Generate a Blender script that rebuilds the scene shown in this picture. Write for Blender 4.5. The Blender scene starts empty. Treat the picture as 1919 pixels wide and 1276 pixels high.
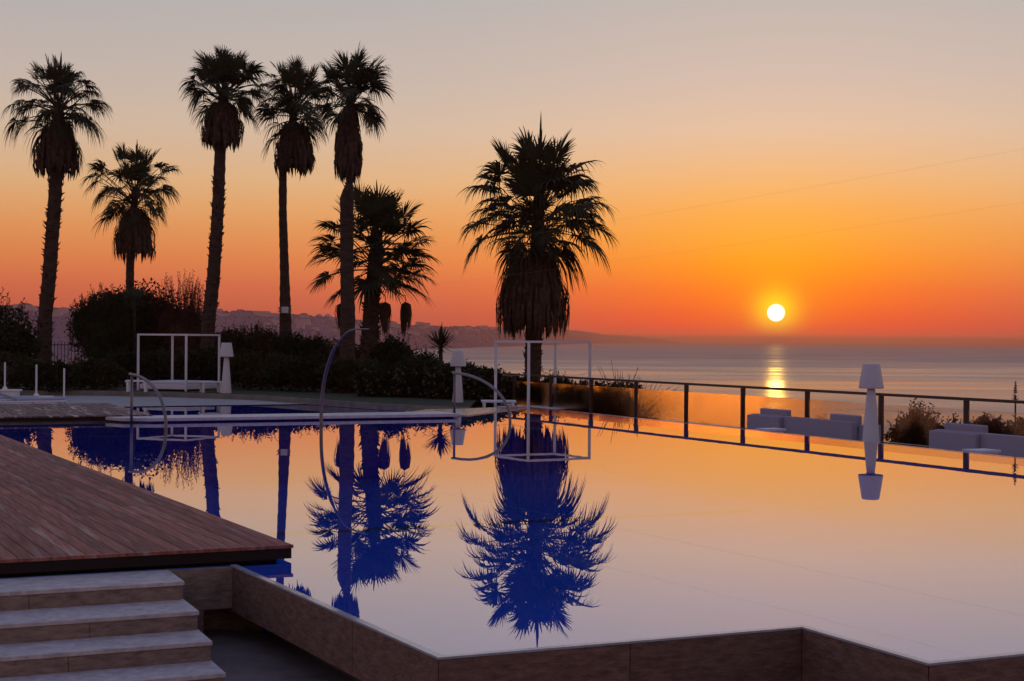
import bpy, math, random
from mathutils import Vector, Matrix, noise, geometry
R = math.radians
sc = bpy.context.scene
COL = sc.collection

# ------------------------------------------------------------------ camera
CX, CY, F, H, ROLL = 959.5, 638.0, 2790.0, 1.8, R(0.40)
cam = bpy.data.objects.new('camera', bpy.data.cameras.new('camera'))
COL.objects.link(cam)
cam.data.sensor_width = 36.0
cam.data.lens = 36.0 * F / 1919.0
cam.data.clip_start = 0.1
cam.data.clip_end = 60000.0
cam.matrix_world = Matrix.Translation((0, 0, H)) @ Matrix.Rotation(R(90), 4, 'X') @ Matrix.Rotation(ROLL, 4, 'Z')
sc.camera = cam
_c, _s = math.cos(ROLL), math.sin(ROLL)
def ray(px, py):
    x, y = px - CX, -(py - CY)
    return Vector((x * _c - y * _s, F, x * _s + y * _c)) / F
def P(px, py, z=0.0):                 # photo pixel -> point on the level z
    r = ray(px, py); t = (z - H) / r.z
    return Vector((r.x * t, r.y * t, z))
def PD(px, py, d):                    # photo pixel -> point at distance d
    r = ray(px, py)
    return Vector((r.x * d, d, H + r.z * d))
# pool frame: u along the near steps, v along the infinity edge
O0, UX, VX = Vector((-2.226, 11.84, 0)), Vector((.913, .408, 0)), Vector((-.408, .913, 0))
def W(u, v, z=0.0):
    p = O0 + UX * u + VX * v
    return Vector((p.x, p.y, z))

# ------------------------------------------------------------------ sky, sun, exposure
SUN_AZ, SUN_EL = R(10.05), R(1.12)
def lin(c):
    o = []
    for v in c:
        v = v / 255.0
        o.append(v / 12.92 if v <= .04045 else ((v + .055) / 1.055) ** 2.4)
    return o
world = bpy.data.worlds.new('World'); sc.world = world; world.use_nodes = True
wt = world.node_tree; wt.nodes.clear()
def wn(t, **k):
    n = wt.nodes.new(t)
    for a, b in k.items(): setattr(n, a, b)
    return n
def wl(a, b): wt.links.new(a, b)
def wm(op, a, b=None, c=None):
    n = wn('ShaderNodeMath', operation=op)
    for i, v in enumerate((a, b, c)):
        if v is None: continue
        if isinstance(v, (int, float)): n.inputs[i].default_value = v
        else: wl(v, n.inputs[i])
    return n.outputs[0]
tc = wn('ShaderNodeTexCoord')
nrm = wn('ShaderNodeVectorMath', operation='NORMALIZE'); wl(tc.outputs['Generated'], nrm.inputs[0])
sep = wn('ShaderNodeSeparateXYZ'); wl(nrm.outputs[0], sep.inputs[0])
X_, Y_, Z_ = sep.outputs
elev = wm('MULTIPLY', wm('ARCSINE', Z_), 180 / math.pi)
t_el = wm('POWER', wm('MAXIMUM', wm('DIVIDE', elev, 90.0), 0.0), 0.5)
def ramp(pts):
    n = wn('ShaderNodeValToRGB'); cr = n.color_ramp
    pts = [((max(e, 0) / 90.0) ** .5, c) for e, c in pts]
    while len(cr.elements) < len(pts): cr.elements.new(.5)
    for el, (p, c) in zip(cr.elements, pts):
        el.position = p; el.color = (*lin(c), 1)
    wl(t_el, n.inputs[0]); return n.outputs[0]
rampA = ramp([(0, (192, 84, 62)), (.5, (196, 84, 62)), (1.0, (200, 92, 68)), (2.0, (214, 108, 72)), (3.0, (224, 130, 76)),
              (4.0, (226, 148, 88)), (5.0, (226, 165, 108)), (6.0, (222, 178, 132)), (8.0, (209, 186, 164)), (10.0, (195, 182, 173)),
              (13.2, (179, 177, 177)), (25, (148, 152, 172)), (45, (126, 136, 176)), (90, (114, 126, 178))])
rampB = ramp([(0, (255, 62, 0)), (.52, (252, 52, 0)), (.62, (255, 58, 0)), (1.0, (254, 76, 0)), (2.0, (252, 108, 0)), (3.0, (247, 138, 8)),
              (4.0, (239, 154, 48)), (5.0, (236, 162, 76)), (6.0, (230, 172, 110)), (8.0, (216, 186, 160)), (10.0, (201, 183, 173)),
              (13.2, (183, 178, 175)), (25, (150, 153, 172)), (45, (126, 136, 176)), (90, (114, 126, 178))])
sx, sy = math.sin(SUN_AZ), math.cos(SUN_AZ)
hl = wm('MAXIMUM', wm('SQRT', wm('ADD', wm('MULTIPLY', X_, X_), wm('MULTIPLY', Y_, Y_))), 1e-4)
caz = wm('DIVIDE', wm('ADD', wm('MULTIPLY', X_, sx), wm('MULTIPLY', Y_, sy)), hl)
caz = wm('MINIMUM', wm('MAXIMUM', caz, -1.0), 1.0)
daz = wm('MULTIPLY', wm('ARCCOSINE', caz), 180 / math.pi)
wB = wm('EXPONENT', wm('MULTIPLY', wm('POWER', wm('DIVIDE', daz, 8.5), 2.0), -1.0))
mixAB = wn('ShaderNodeMix', data_type='RGBA'); wl(wB, mixAB.inputs['Factor']); wl(rampA, mixAB.inputs['A']); wl(rampB, mixAB.inputs['B'])
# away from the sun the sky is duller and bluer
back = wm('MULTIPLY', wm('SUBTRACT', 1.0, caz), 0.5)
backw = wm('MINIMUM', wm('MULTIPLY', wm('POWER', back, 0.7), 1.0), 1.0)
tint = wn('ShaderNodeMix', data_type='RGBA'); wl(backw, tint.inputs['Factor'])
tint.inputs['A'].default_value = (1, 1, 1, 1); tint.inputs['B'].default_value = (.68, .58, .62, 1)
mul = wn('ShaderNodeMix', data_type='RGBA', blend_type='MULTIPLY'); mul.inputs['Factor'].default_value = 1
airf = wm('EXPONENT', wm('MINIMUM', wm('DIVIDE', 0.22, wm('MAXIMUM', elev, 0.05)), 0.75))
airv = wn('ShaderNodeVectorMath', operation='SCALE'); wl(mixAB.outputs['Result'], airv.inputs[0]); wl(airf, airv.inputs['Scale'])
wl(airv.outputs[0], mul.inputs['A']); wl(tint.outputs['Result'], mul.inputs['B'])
# the sun's glow and disc
sdir = Vector((sx * math.cos(SUN_EL), sy * math.cos(SUN_EL), math.sin(SUN_EL)))
dt = wn('ShaderNodeVectorMath', operation='DOT_PRODUCT'); wl(nrm.outputs[0], dt.inputs[0]); dt.inputs[1].default_value = sdir
ang = wm('MULTIPLY', wm('ARCCOSINE', wm('MINIMUM', dt.outputs['Value'], 1.0)), 180 / math.pi)
def glow(sig, col, prev, pw=1.0):
    g = wm('EXPONENT', wm('MULTIPLY', wm('POWER', wm('DIVIDE', ang, sig), pw), -1.0))
    m = wn('ShaderNodeMix', data_type='RGBA', blend_type='ADD'); m.inputs['B'].default_value = (*col, 1)
    wl(g, m.inputs['Factor']); wl(prev, m.inputs['A']); return m.outputs['Result']
cur = glow(5.0, (.02, .018, .0), mul.outputs['Result'], 1.6)
cur = glow(2.2, (.0, .14, .0), cur, 1.5)
cur = glow(.8, (.30, .70, .0), cur, 2.2)
mr = wn('ShaderNodeMapRange', interpolation_type='SMOOTHSTEP'); wl(ang, mr.inputs['Value'])
mr.inputs['From Min'].default_value = .27; mr.inputs['From Max'].default_value = .36
mr.inputs['To Min'].default_value = 1; mr.inputs['To Max'].default_value = 0
dm = wn('ShaderNodeMix', data_type='RGBA', blend_type='MIX'); wl(mr.outputs[0], dm.inputs['Factor'])
wl(cur, dm.inputs['A']); dm.inputs['B'].default_value = (3.2, 2.9, 2.2, 1)
sky = wn('ShaderNodeTexSky', sky_type='NISHITA', sun_disc=False, sun_elevation=SUN_EL, sun_rotation=SUN_AZ, altitude=10, dust_density=3.0)
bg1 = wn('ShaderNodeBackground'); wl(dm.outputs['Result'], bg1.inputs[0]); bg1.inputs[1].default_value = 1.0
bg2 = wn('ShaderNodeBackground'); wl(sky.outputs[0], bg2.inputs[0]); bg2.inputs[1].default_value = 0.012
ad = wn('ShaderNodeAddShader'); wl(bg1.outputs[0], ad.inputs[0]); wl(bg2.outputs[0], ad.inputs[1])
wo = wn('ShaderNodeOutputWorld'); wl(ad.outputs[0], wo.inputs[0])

sun = bpy.data.objects.new('sun', bpy.data.lights.new('sun', 'SUN')); COL.objects.link(sun)
sun.data.energy = .055; sun.data.color = (1.0, .55, .08); sun.data.angle = R(.5)
sun.rotation_euler = (-sdir).to_track_quat('-Z', 'Y').to_euler()

sc.view_settings.view_transform = 'Standard'; sc.view_settings.look = 'None'
sc.view_settings.exposure = 0.0; sc.view_settings.gamma = 1.0
cy = sc.cycles
cy.use_denoising = True; cy.max_bounces = 8; cy.diffuse_bounces = 3; cy.glossy_bounces = 4; cy.transmission_bounces = 6
cy.transparent_max_bounces = 16; cy.volume_bounces = 0; cy.caustics_reflective = False; cy.caustics_refractive = False
cy.sample_clamp_indirect = 6.0

# ------------------------------------------------------------------ materials
MATS = {}
def mat(name, col, rough=.8, metal=0.0, var=0.0, scale=4.0, stretch=(1, 1, 1), bump=0.0, island=0.0, spec=.5, rvar=0.0, coord='Object'):
    if name in MATS: return MATS[name]
    m = bpy.data.materials.new(name); m.use_nodes = True; t = m.node_tree; b = t.nodes['Principled BSDF']
    b.inputs['Roughness'].default_value = rough; b.inputs['Metallic'].default_value = metal
    b.inputs['Specular IOR Level'].default_value = spec
    b.inputs['Base Color'].default_value = (*col, 1)
    tcn = t.nodes.new('ShaderNodeTexCoord'); mp = t.nodes.new('ShaderNodeMapping'); mp.inputs['Scale'].default_value = stretch
    t.links.new(tcn.outputs[coord], mp.inputs[0])
    nz = t.nodes.new('ShaderNodeTexNoise'); nz.inputs['Scale'].default_value = scale; nz.inputs['Detail'].default_value = 6
    nz.inputs['Roughness'].default_value = .65
    t.links.new(mp.outputs[0], nz.inputs[0])
    last = None
    if var > 0:
        rp = t.nodes.new('ShaderNodeValToRGB'); t.links.new(nz.outputs[0], rp.inputs[0])
        rp.color_ramp.elements[0].position = .3; rp.color_ramp.elements[1].position = .7
        rp.color_ramp.elements[0].color = (*[c * (1 - var) for c in col], 1)
        rp.color_ramp.elements[1].color = (*[min(1, c * (1 + var)) for c in col], 1)
        last = rp.outputs[0]
    if island > 0:
        g = t.nodes.new('ShaderNodeNewGeometry'); mr_ = t.nodes.new('ShaderNodeMapRange')
        t.links.new(g.outputs['Random Per Island'], mr_.inputs[0])
        mr_.inputs['To Min'].default_value = 1 - island; mr_.inputs['To Max'].default_value = 1 + island
        mx = t.nodes.new('ShaderNodeVectorMath'); mx.operation = 'SCALE'
        if last is None: mx.inputs[0].default_value = col
        else: t.links.new(last, mx.inputs[0])
        t.links.new(mr_.outputs[0], mx.inputs['Scale']); last = mx.outputs[0]
    if last is not None: t.links.new(last, b.inputs['Base Color'])
    if rvar > 0:
        mr2 = t.nodes.new('ShaderNodeMapRange'); t.links.new(nz.outputs[0], mr2.inputs[0])
        mr2.inputs['From Min'].default_value = .35; mr2.inputs['From Max'].default_value = .65
        mr2.inputs['To Min'].default_value = max(.03, rough - rvar); mr2.inputs['To Max'].default_value = min(1, rough + rvar)
        t.links.new(mr2.outputs[0], b.inputs['Roughness'])
    if bump > 0:
        bp = t.nodes.new('ShaderNodeBump'); bp.inputs['Strength'].default_value = 1; bp.inputs['Distance'].default_value = bump
        t.links.new(nz.outputs[0], bp.inputs['Height']); t.links.new(bp.outputs[0], b.inputs['Normal'])
    MATS[name] = m; return m
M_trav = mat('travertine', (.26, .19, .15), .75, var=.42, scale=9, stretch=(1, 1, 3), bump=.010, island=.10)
M_pwall_shaded = mat('pool_wall_travertine_shaded', (.165, .095, .072), .75, var=.45, scale=9, stretch=(1, 1, 3), bump=.012, island=.10)  # travertine darkened: the shade of the backlit wall is put into its colour
M_travdark = mat('shade_dark_stone', (.12, .10, .085), .8, var=.3, scale=4)  # dark colour paints the shade of the recess under the pool wall
M_step = mat('step_stone', (.54, .49, .46), .6, var=.3, scale=11, bump=.003, island=.08)
M_slab = mat('slab_stone', (.62, .60, .60), .45, var=.18, scale=7, bump=.002, island=.05)
M_wet = mat('wet_rim_stone', (.40, .43, .50), .09, var=.2, scale=9, bump=.001)  # wet gloss, plus a bluish sky highlight put into the colour
M_coping = mat('wet_coping_stone', (.52, .45, .40), .10, var=.12, scale=1.2, stretch=(1, 5, 1), bump=.012)
M_pave = mat('pavement_stone', (.36, .36, .35), .7, var=.12, scale=2)
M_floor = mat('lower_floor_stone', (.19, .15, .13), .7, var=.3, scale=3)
M_kerb = mat('kerb_stone', (.20, .19, .16), .8, var=.3, scale=3)
M_lawn = mat('lawn_grass', (.03, .045, .015), .95, var=.4, scale=8, bump=.03)
M_earth = mat('earth', (.035, .028, .02), .95, var=.4, scale=2)
M_white = mat('white_lacquer', (.78, .78, .80), .45, var=.03, scale=3)
M_lamp = mat('white_polyethylene', (.64, .64, .66), .5)
M_sofa = mat('pale_sofa_fabric', (.33, .31, .38), .85, var=.05, scale=12, bump=.002)
M_steel = mat('brushed_steel', (.20, .19, .20), .5, metal=1.0)
M_rail = mat('dark_bronze_rail', (.05, .03, .028), .4, spec=.4)
M_iron = mat('black_iron', (.02, .02, .02), .6)
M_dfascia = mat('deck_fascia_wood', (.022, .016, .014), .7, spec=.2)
M_trunk = mat('palm_bark', (.075, .052, .040), .95, var=.4, scale=3, stretch=(1, 1, 5), bump=.02, spec=.1)
M_frond = mat('palm_leaf', (.040, .050, .022), .75, var=.3, scale=2, spec=.15)
M_dead = mat('dead_palm_thatch', (.080, .052, .036), .95, var=.4, scale=5, spec=.08)
M_bush = mat('dark_foliage', (.024, .034, .014), .85, var=.45, scale=1.5, spec=.12)
M_bush2 = mat('olive_foliage', (.045, .044, .018), .85, var=.4, scale=1.5, spec=.12)
M_bushr = mat('reddish_foliage', (.070, .036, .024), .85, var=.4, scale=1.5, spec=.12)
M_grass = mat('dry_grass', (.11, .075, .045), .9, var=.3, scale=2, spec=.1)
M_twig = mat('twig_bark', (.05, .035, .028), .9)
M_flower = mat('pale_flower', (.16, .13, .09), .8)
M_cable = mat('grey_cable', (.55, .45, .40), .6)
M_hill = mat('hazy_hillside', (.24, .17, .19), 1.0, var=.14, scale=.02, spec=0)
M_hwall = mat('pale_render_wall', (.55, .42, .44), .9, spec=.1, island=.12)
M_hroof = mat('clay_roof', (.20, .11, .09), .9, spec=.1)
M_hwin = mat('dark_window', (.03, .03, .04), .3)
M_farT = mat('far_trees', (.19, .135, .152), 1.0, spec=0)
M_mosaic = mat('blue_mosaic', (.004, .12, .86), .5, var=.12, scale=.6, spec=.2)
M_mosaicd = mat('dark_blue_mosaic', (.008, .05, .26), .5, spec=.2)
M_cush = mat('pale_cushion', (.36, .42, .50), .85, var=.06, scale=9)
M_amber = None

def plank_mat(name, col, grey, wet):
    m = bpy.data.materials.new(name); m.use_nodes = True; t = m.node_tree; b = t.nodes['Principled BSDF']
    n = t.nodes.new; L = t.links.new
    tcn = n('ShaderNodeTexCoord'); mp = n('ShaderNodeMapping')
    mp.inputs['Rotation'].default_value = (0, 0, -math.atan2(.408, .913)); mp.inputs['Scale'].default_value = (1, 1, 1)
    L(tcn.outputs['Object'], mp.inputs[0])
    mp2 = n('ShaderNodeMapping'); mp2.inputs['Scale'].default_value = (9, .55, 1); L(mp.outputs[0], mp2.inputs[0])
    g = n('ShaderNodeNewGeometry')
    addv = n('ShaderNodeVectorMath'); addv.operation = 'ADD'; L(mp2.outputs[0], addv.inputs[0])
    sc_ = n('ShaderNodeMath'); sc_.operation = 'MULTIPLY'; sc_.inputs[1].default_value = 37; L(g.outputs['Random Per Island'], sc_.inputs[0])
    L(sc_.outputs[0], addv.inputs[1])
    gr = n('ShaderNodeTexNoise'); gr.inputs['Scale'].default_value = 3; gr.inputs['Detail'].default_value = 8; L(addv.outputs[0], gr.inputs[0])
    big = n('ShaderNodeTexNoise'); big.inputs['Scale'].default_value = 1.1; big.inputs['Detail'].default_value = 4; L(addv.outputs[0], big.inputs[0])
    r1 = n('ShaderNodeValToRGB'); L(gr.outputs[0], r1.inputs[0])
    r1.color_ramp.elements[0].position = .3; r1.color_ramp.elements[0].color = (*[c * .6 for c in col], 1)
    r1.color_ramp.elements[1].position = .7; r1.color_ramp.elements[1].color = (*[c * 1.35 for c in col], 1)
    r2 = n('ShaderNodeMapRange'); L(big.outputs[0], r2.inputs[0]); r2.inputs['From Min'].default_value = .55; r2.inputs['From Max'].default_value = .72
    mx = n('ShaderNodeMix'); mx.data_type = 'RGBA'; L(r2.outputs[0], mx.inputs['Factor']); L(r1.outputs[0], mx.inputs['A']); mx.inputs['B'].default_value = (*grey, 1)
    mr_ = n('ShaderNodeMapRange'); L(g.outputs['Random Per Island'], mr_.inputs[0]); mr_.inputs['To Min'].default_value = .72; mr_.inputs['To Max'].default_value = 1.3
    v = n('ShaderNodeVectorMath'); v.operation = 'SCALE'; L(mx.outputs['Result'], v.inputs[0]); L(mr_.outputs[0], v.inputs['Scale'])
    L(v.outputs[0], b.inputs['Base Color'])
    r3 = n('ShaderNodeMapRange'); L(big.outputs[0], r3.inputs[0]); r3.inputs['From Min'].default_value = .25; r3.inputs['From Max'].default_value = .45
    r3.inputs['To Min'].default_value = wet; r3.inputs['To Max'].default_value = .75
    L(r3.outputs[0], b.inputs['Roughness']); b.inputs['Specular IOR Level'].default_value = .35
    bp = n('ShaderNodeBump'); bp.inputs['Distance'].default_value = .0015; L(gr.outputs[0], bp.inputs['Height']); L(bp.outputs[0], b.inputs['Normal'])
    return m
M_plank = plank_mat('deck_hardwood', (.28, .100, .066), (.36, .24, .19), .6)
M_plank2 = plank_mat('weathered_hardwood', (.17, .105, .08), (.75, .66, .58), .40)

def water_mat(name, ior, rough, bumps, tintc=(1, 1, 1)):
    m = bpy.data.materials.new(name); m.use_nodes = True; t = m.node_tree; t.nodes.clear()
    n = t.nodes.new; L = t.links.new
    out = n('ShaderNodeOutputMaterial'); mix = n('ShaderNodeMixShader'); L(mix.outputs[0], out.inputs[0])
    tr = n('ShaderNodeBsdfTransparent'); gl = n('ShaderNodeBsdfGlossy'); gl.inputs['Roughness'].default_value = rough
    gl.inputs['Color'].default_value = (1, .98, .87, 1)
    tr.inputs['Color'].default_value = (.35, .78, 1.0, 1)
    ge = n('ShaderNodeNewGeometry'); dp = n('ShaderNodeVectorMath'); dp.operation = 'DOT_PRODUCT'; L(ge.outputs['Incoming'], dp.inputs[0]); L(ge.outputs['True Normal'], dp.inputs[1])
    def mth(op, a, b=None):
        q = n('ShaderNodeMath'); q.operation = op
        for i, v in enumerate((a, b)):
            if v is None: continue
            if isinstance(v, (int, float)): q.inputs[i].default_value = v
            else: L(v, q.inputs[i])
        return q.outputs[0]
    sch = mth('ADD', mth('MULTIPLY', mth('POWER', mth('SUBTRACT', 1.0, mth('ABSOLUTE', dp.outputs['Value'])), 5.0), .98), .02)
    L(mth('POWER', sch, .58), mix.inputs[0]); L(tr.outputs[0], mix.inputs[1]); L(gl.outputs[0], mix.inputs[2])
    tcn = n('ShaderNodeTexCoord'); prev = None
    for scl, dist in bumps:
        nz = n('ShaderNodeTexNoise'); nz.inputs['Scale'].default_value = scl; nz.inputs['Detail'].default_value = 2; L(tcn.outputs['Object'], nz.inputs[0])
        bp = n('ShaderNodeBump'); bp.inputs['Distance'].default_value = dist; L(nz.outputs[0], bp.inputs['Height'])
        if prev is not None: L(prev, bp.inputs['Normal'])
        prev = bp.outputs[0]
    if prev is not None: L(prev, gl.inputs['Normal'])
    return m
M_pool = water_mat('pool_water', 2.3, .0, [(.55, .0004), (2.5, .00008)])

def sea_mat():
    m = bpy.data.materials.new('sea_water'); m.use_nodes = True; t = m.node_tree; b = t.nodes['Principled BSDF']
    n = t.nodes.new; L = t.links.new
    b.inputs['Base Color'].default_value = (.11, .055, .065, 1); b.inputs['IOR'].default_value = 2.0
    tcn = n('ShaderNodeTexCoord')
    mp = n('ShaderNodeMapping'); mp.inputs['Scale'].default_value = (.006, .018, 1); mp.inputs['Rotation'].default_value = (0, 0, R(14)); L(tcn.outputs['Object'], mp.inputs[0])
    st = n('ShaderNodeTexNoise'); st.inputs['Scale'].default_value = 1.0; st.inputs['Detail'].default_value = 5; st.inputs['Roughness'].default_value = .6; L(mp.outputs[0], st.inputs[0])
    r = n('ShaderNodeMapRange'); L(st.outputs[0], r.inputs[0]); r.inputs['From Min'].default_value = .38; r.inputs['From Max'].default_value = .62
    r.inputs['To Min'].default_value = .17; r.inputs['To Max'].default_value = .31
    sp_ = n('ShaderNodeSeparateXYZ'); L(tcn.outputs['Object'], sp_.inputs[0])
    ry = n('ShaderNodeMapRange'); L(sp_.outputs[1], ry.inputs[0]); ry.inputs['From Min'].default_value = 450; ry.inputs['From Max'].default_value = 1100; ry.inputs['To Min'].default_value = 0; ry.inputs['To Max'].default_value = .2
    ad_ = n('ShaderNodeMath'); ad_.operation = 'ADD'; L(r.outputs[0], ad_.inputs[0]); L(ry.outputs[0], ad_.inputs[1]); L(ad_.outputs[0], b.inputs['Roughness'])
    mp2 = n('ShaderNodeMapping'); mp2.inputs['Scale'].default_value = (.22, .42, 1); L(tcn.outputs['Object'], mp2.inputs[0])
    n1 = n('ShaderNodeTexNoise'); n1.inputs['Scale'].default_value = 1; n1.inputs['Detail'].default_value = 3; L(mp2.outputs[0], n1.inputs[0])
    n2 = n('ShaderNodeTexNoise'); n2.inputs['Scale'].default_value = .06; n2.inputs['Detail'].default_value = 3; L(mp2.outputs[0], n2.inputs[0])
    b1 = n('ShaderNodeBump'); b1.inputs['Distance'].default_value = .28; L(n1.outputs[0], b1.inputs['Height'])
    b2 = n('ShaderNodeBump'); b2.inputs['Distance'].default_value = 1.6; L(n2.outputs[0], b2.inputs['Height']); L(b1.outputs[0], b2.inputs['Normal'])
    L(b2.outputs[0], b.inputs['Normal'])
    return m
M_sea = sea_mat()

def amber_mat():
    m = bpy.data.materials.new('dewy_glass'); m.use_nodes = True; t = m.node_tree; t.nodes.clear()
    n = t.nodes.new; L = t.links.new
    out = n('ShaderNodeOutputMaterial'); mix = n('ShaderNodeMixShader'); L(mix.outputs[0], out.inputs[0])
    tr = n('ShaderNodeBsdfTransparent'); tr.inputs['Color'].default_value = (.98, .96, .95, 1)
    rf = n('ShaderNodeBsdfRefraction'); rf.inputs['IOR'].default_value = 1.45; rf.inputs['Roughness'].default_value = .27; rf.inputs['Color'].default_value = (1, .72, .5, 1)
    L(tr.outputs[0], mix.inputs[1]); L(rf.outputs[0], mix.inputs[2])
    tcn = n('ShaderNodeTexCoord'); nz = n('ShaderNodeTexNoise'); nz.inputs['Scale'].default_value = .6; nz.inputs['Detail'].default_value = 1; L(tcn.outputs['Object'], nz.inputs[0])
    r = n('ShaderNodeMapRange'); L(nz.outputs[0], r.inputs[0]); r.inputs['From Min'].default_value = .35; r.inputs['From Max'].default_value = .6
    r.inputs['To Min'].default_value = .72; r.inputs['To Max'].default_value = 1.0
    sx_ = n('ShaderNodeSeparateXYZ'); L(tcn.outputs['Object'], sx_.inputs[0])
    r2 = n('ShaderNodeMapRange'); L(sx_.outputs[0], r2.inputs[0]); r2.inputs['From Min'].default_value = -1.4; r2.inputs['From Max'].default_value = .4; r2.inputs['To Min'].default_value = .95; r2.inputs['To Max'].default_value = .16
    mu = n('ShaderNodeMath'); mu.operation = 'MULTIPLY'; L(r.outputs[0], mu.inputs[0]); L(r2.outputs[0], mu.inputs[1]); L(mu.outputs[0], mix.inputs[0])
    return m
M_glass = amber_mat()

# ------------------------------------------------------------------ mesh helpers
class MB:
    def __init__(s): s.v = []; s.f = []
    def box(s, c, size, ax=None, taper=1.0, lean=None):
        ax = ax or (Vector((1, 0, 0)), Vector((0, 1, 0)), Vector((0, 0, 1)))
        c = Vector(c); n = len(s.v)
        for dz in (-.5, .5):
            k = taper if dz > 0 else 1.0
            for dx, dy in ((-.5, -.5), (.5, -.5), (.5, .5), (-.5, .5)):
                s.v.append(c + ax[0] * dx * size[0] * k + ax[1] * dy * size[1] * k + ax[2] * dz * size[2])
        for q in ((0, 3, 2, 1), (4, 5, 6, 7), (0, 1, 5, 4), (1, 2, 6, 5), (2, 3, 7, 6), (3, 0, 4, 7)): s.f.append([n + i for i in q])
        return s
    def uv(s, u0, u1, v0, v1, z0, z1):          # box in the pool frame
        n = len(s.v)
        for z in (z0, z1):
            for u, v in ((u0, v0), (u1, v0), (u1, v1), (u0, v1)): s.v.append(W(u, v, z))
        for q in ((0, 3, 2, 1), (4, 5, 6, 7), (0, 1, 5, 4), (1, 2, 6, 5), (2, 3, 7, 6), (3, 0, 4, 7)): s.f.append([n + i for i in q])
        return s
    def prism(s, poly, z0, z1, holes=()):
        loops = [list(poly)] + [list(h) for h in holes]
        flat = [p for l in loops for p in l]
        tri = geometry.tessellate_polygon([[Vector((p[0], p[1], 0)) for p in l] for l in loops])
        n = len(s.v); N = len(flat)
        for p in flat: s.v.append(Vector((p[0], p[1], z1)))
        if z0 is not None:
            for p in flat: s.v.append(Vector((p[0], p[1], z0)))
        for a, b, c in tri:
            A, B, C = flat[a], flat[b], flat[c]
            if (B[0] - A[0]) * (C[1] - A[1]) - (B[1] - A[1]) * (C[0] - A[0]) < 0: b, c = c, b
            s.f.append([n + a, n + b, n + c])
            if z0 is not None: s.f.append([n + N + a, n + N + c, n + N + b])
        if z0 is not None:
            o = 0
            for l in loops:
                k = len(l)
                for i in range(k):
                    a, b = o + i, o + (i + 1) % k
                    s.f.append([n + N + a, n + N + b, n + b, n + a])
                o += k
        return s
    def tube(s, pts, rad, seg=8, cap=True):
        pts = [Vector(p) for p in pts]; n0 = len(s.v)
        if not hasattr(rad, '__len__'): rad = [rad] * len(pts)
        up = None
        for i, p in enumerate(pts):
            d = (pts[min(i + 1, len(pts) - 1)] - pts[max(i - 1, 0)]).normalized()
            if up is None: up = d.orthogonal().normalized()
            a = (up - d * up.dot(d)).normalized(); up = a; b = d.cross(a)
            for k in range(seg):
                t = 2 * math.pi * k / seg
                s.v.append(p + (a * math.cos(t) + b * math.sin(t)) * rad[i])
        for i in range(len(pts) - 1):
            for k in range(seg):
                a = n0 + i * seg + k; b = n0 + i * seg + (k + 1) % seg
                s.f.append([a, b, b + seg, a + seg])
        if cap:
            s.f.append([n0 + k for k in range(seg)][::-1]); e = n0 + (len(pts) - 1) * seg; s.f.append([e + k for k in range(seg)])
        return s
    def lathe(s, prof, seg=28, c=(0, 0, 0)):
        n0 = len(s.v); c = Vector(c)
        for r, z in prof:
            for k in range(seg):
                t = 2 * math.pi * k / seg
                s.v.append(c + Vector((r * math.cos(t), r * math.sin(t), z)))
        for i in range(len(prof) - 1):
            for k in range(seg):
                a = n0 + i * seg + k; b = n0 + i * seg + (k + 1) % seg
                s.f.append([a, b, b + seg, a + seg])
        return s
    def quad(s, *p):
        n = len(s.v); s.v += [Vector(q) for q in p]; s.f.append(list(range(n, n + len(p)))); return s
    def build(s, name, m, parent=None, smooth=False, bevel=0.0):
        me = bpy.data.meshes.new(name); org = parent.location if parent else Vector((0, 0, 0))
        inv = None
        if parent and abs(parent.rotation_euler.z) > 1e-9 : inv = Matrix.Rotation(-parent.rotation_euler.z, 3, 'Z')
        if parent and parent.parent: org = parent.parent.location
        vs = [(v - org) for v in s.v]
        if inv: vs = [inv @ v for v in vs]
        me.from_pydata([tuple(v) for v in vs], [], s.f); me.update()
        if smooth:
            for p in me.polygons: p.use_smooth = True
        if m: me.materials.append(m)
        o = bpy.data.objects.new(name, me); COL.objects.link(o)
        if parent: o.parent = parent
        if bevel > 0:
            b = o.modifiers.new('bevel', 'BEVEL'); b.width = bevel; b.segments = 2; b.limit_method = 'ANGLE'
        return o
def thing(name, loc, label, cat, group=None):
    o = bpy.data.objects.new(name, None); COL.objects.link(o); o.location = Vector(loc); o.empty_display_size = .3
    o['label'] = label; o['category'] = cat
    if group: o['group'] = group
    return o
def tag(o, label, cat, group=None):
    o['label'] = label; o['category'] = cat
    if group: o['group'] = group
    return o
def struct(o, kind='structure'): o['kind'] = kind; return o
def copy_thing(src, loc, label, group=None, rz=None, scale=None):
    r = src.copy(); COL.objects.link(r); r.location = Vector(loc); r['label'] = label
    if group: r['group'] = group
    if rz is not None: r.rotation_euler.z = rz
    if scale: r.scale = (scale,) * 3
    for ch in list(src.children):
        c = ch.copy(); COL.objects.link(c); c.parent = r
        for g in list(ch.children):
            d = g.copy(); COL.objects.link(d); d.parent = c
    return r
rnd = random.Random(7)

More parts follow.
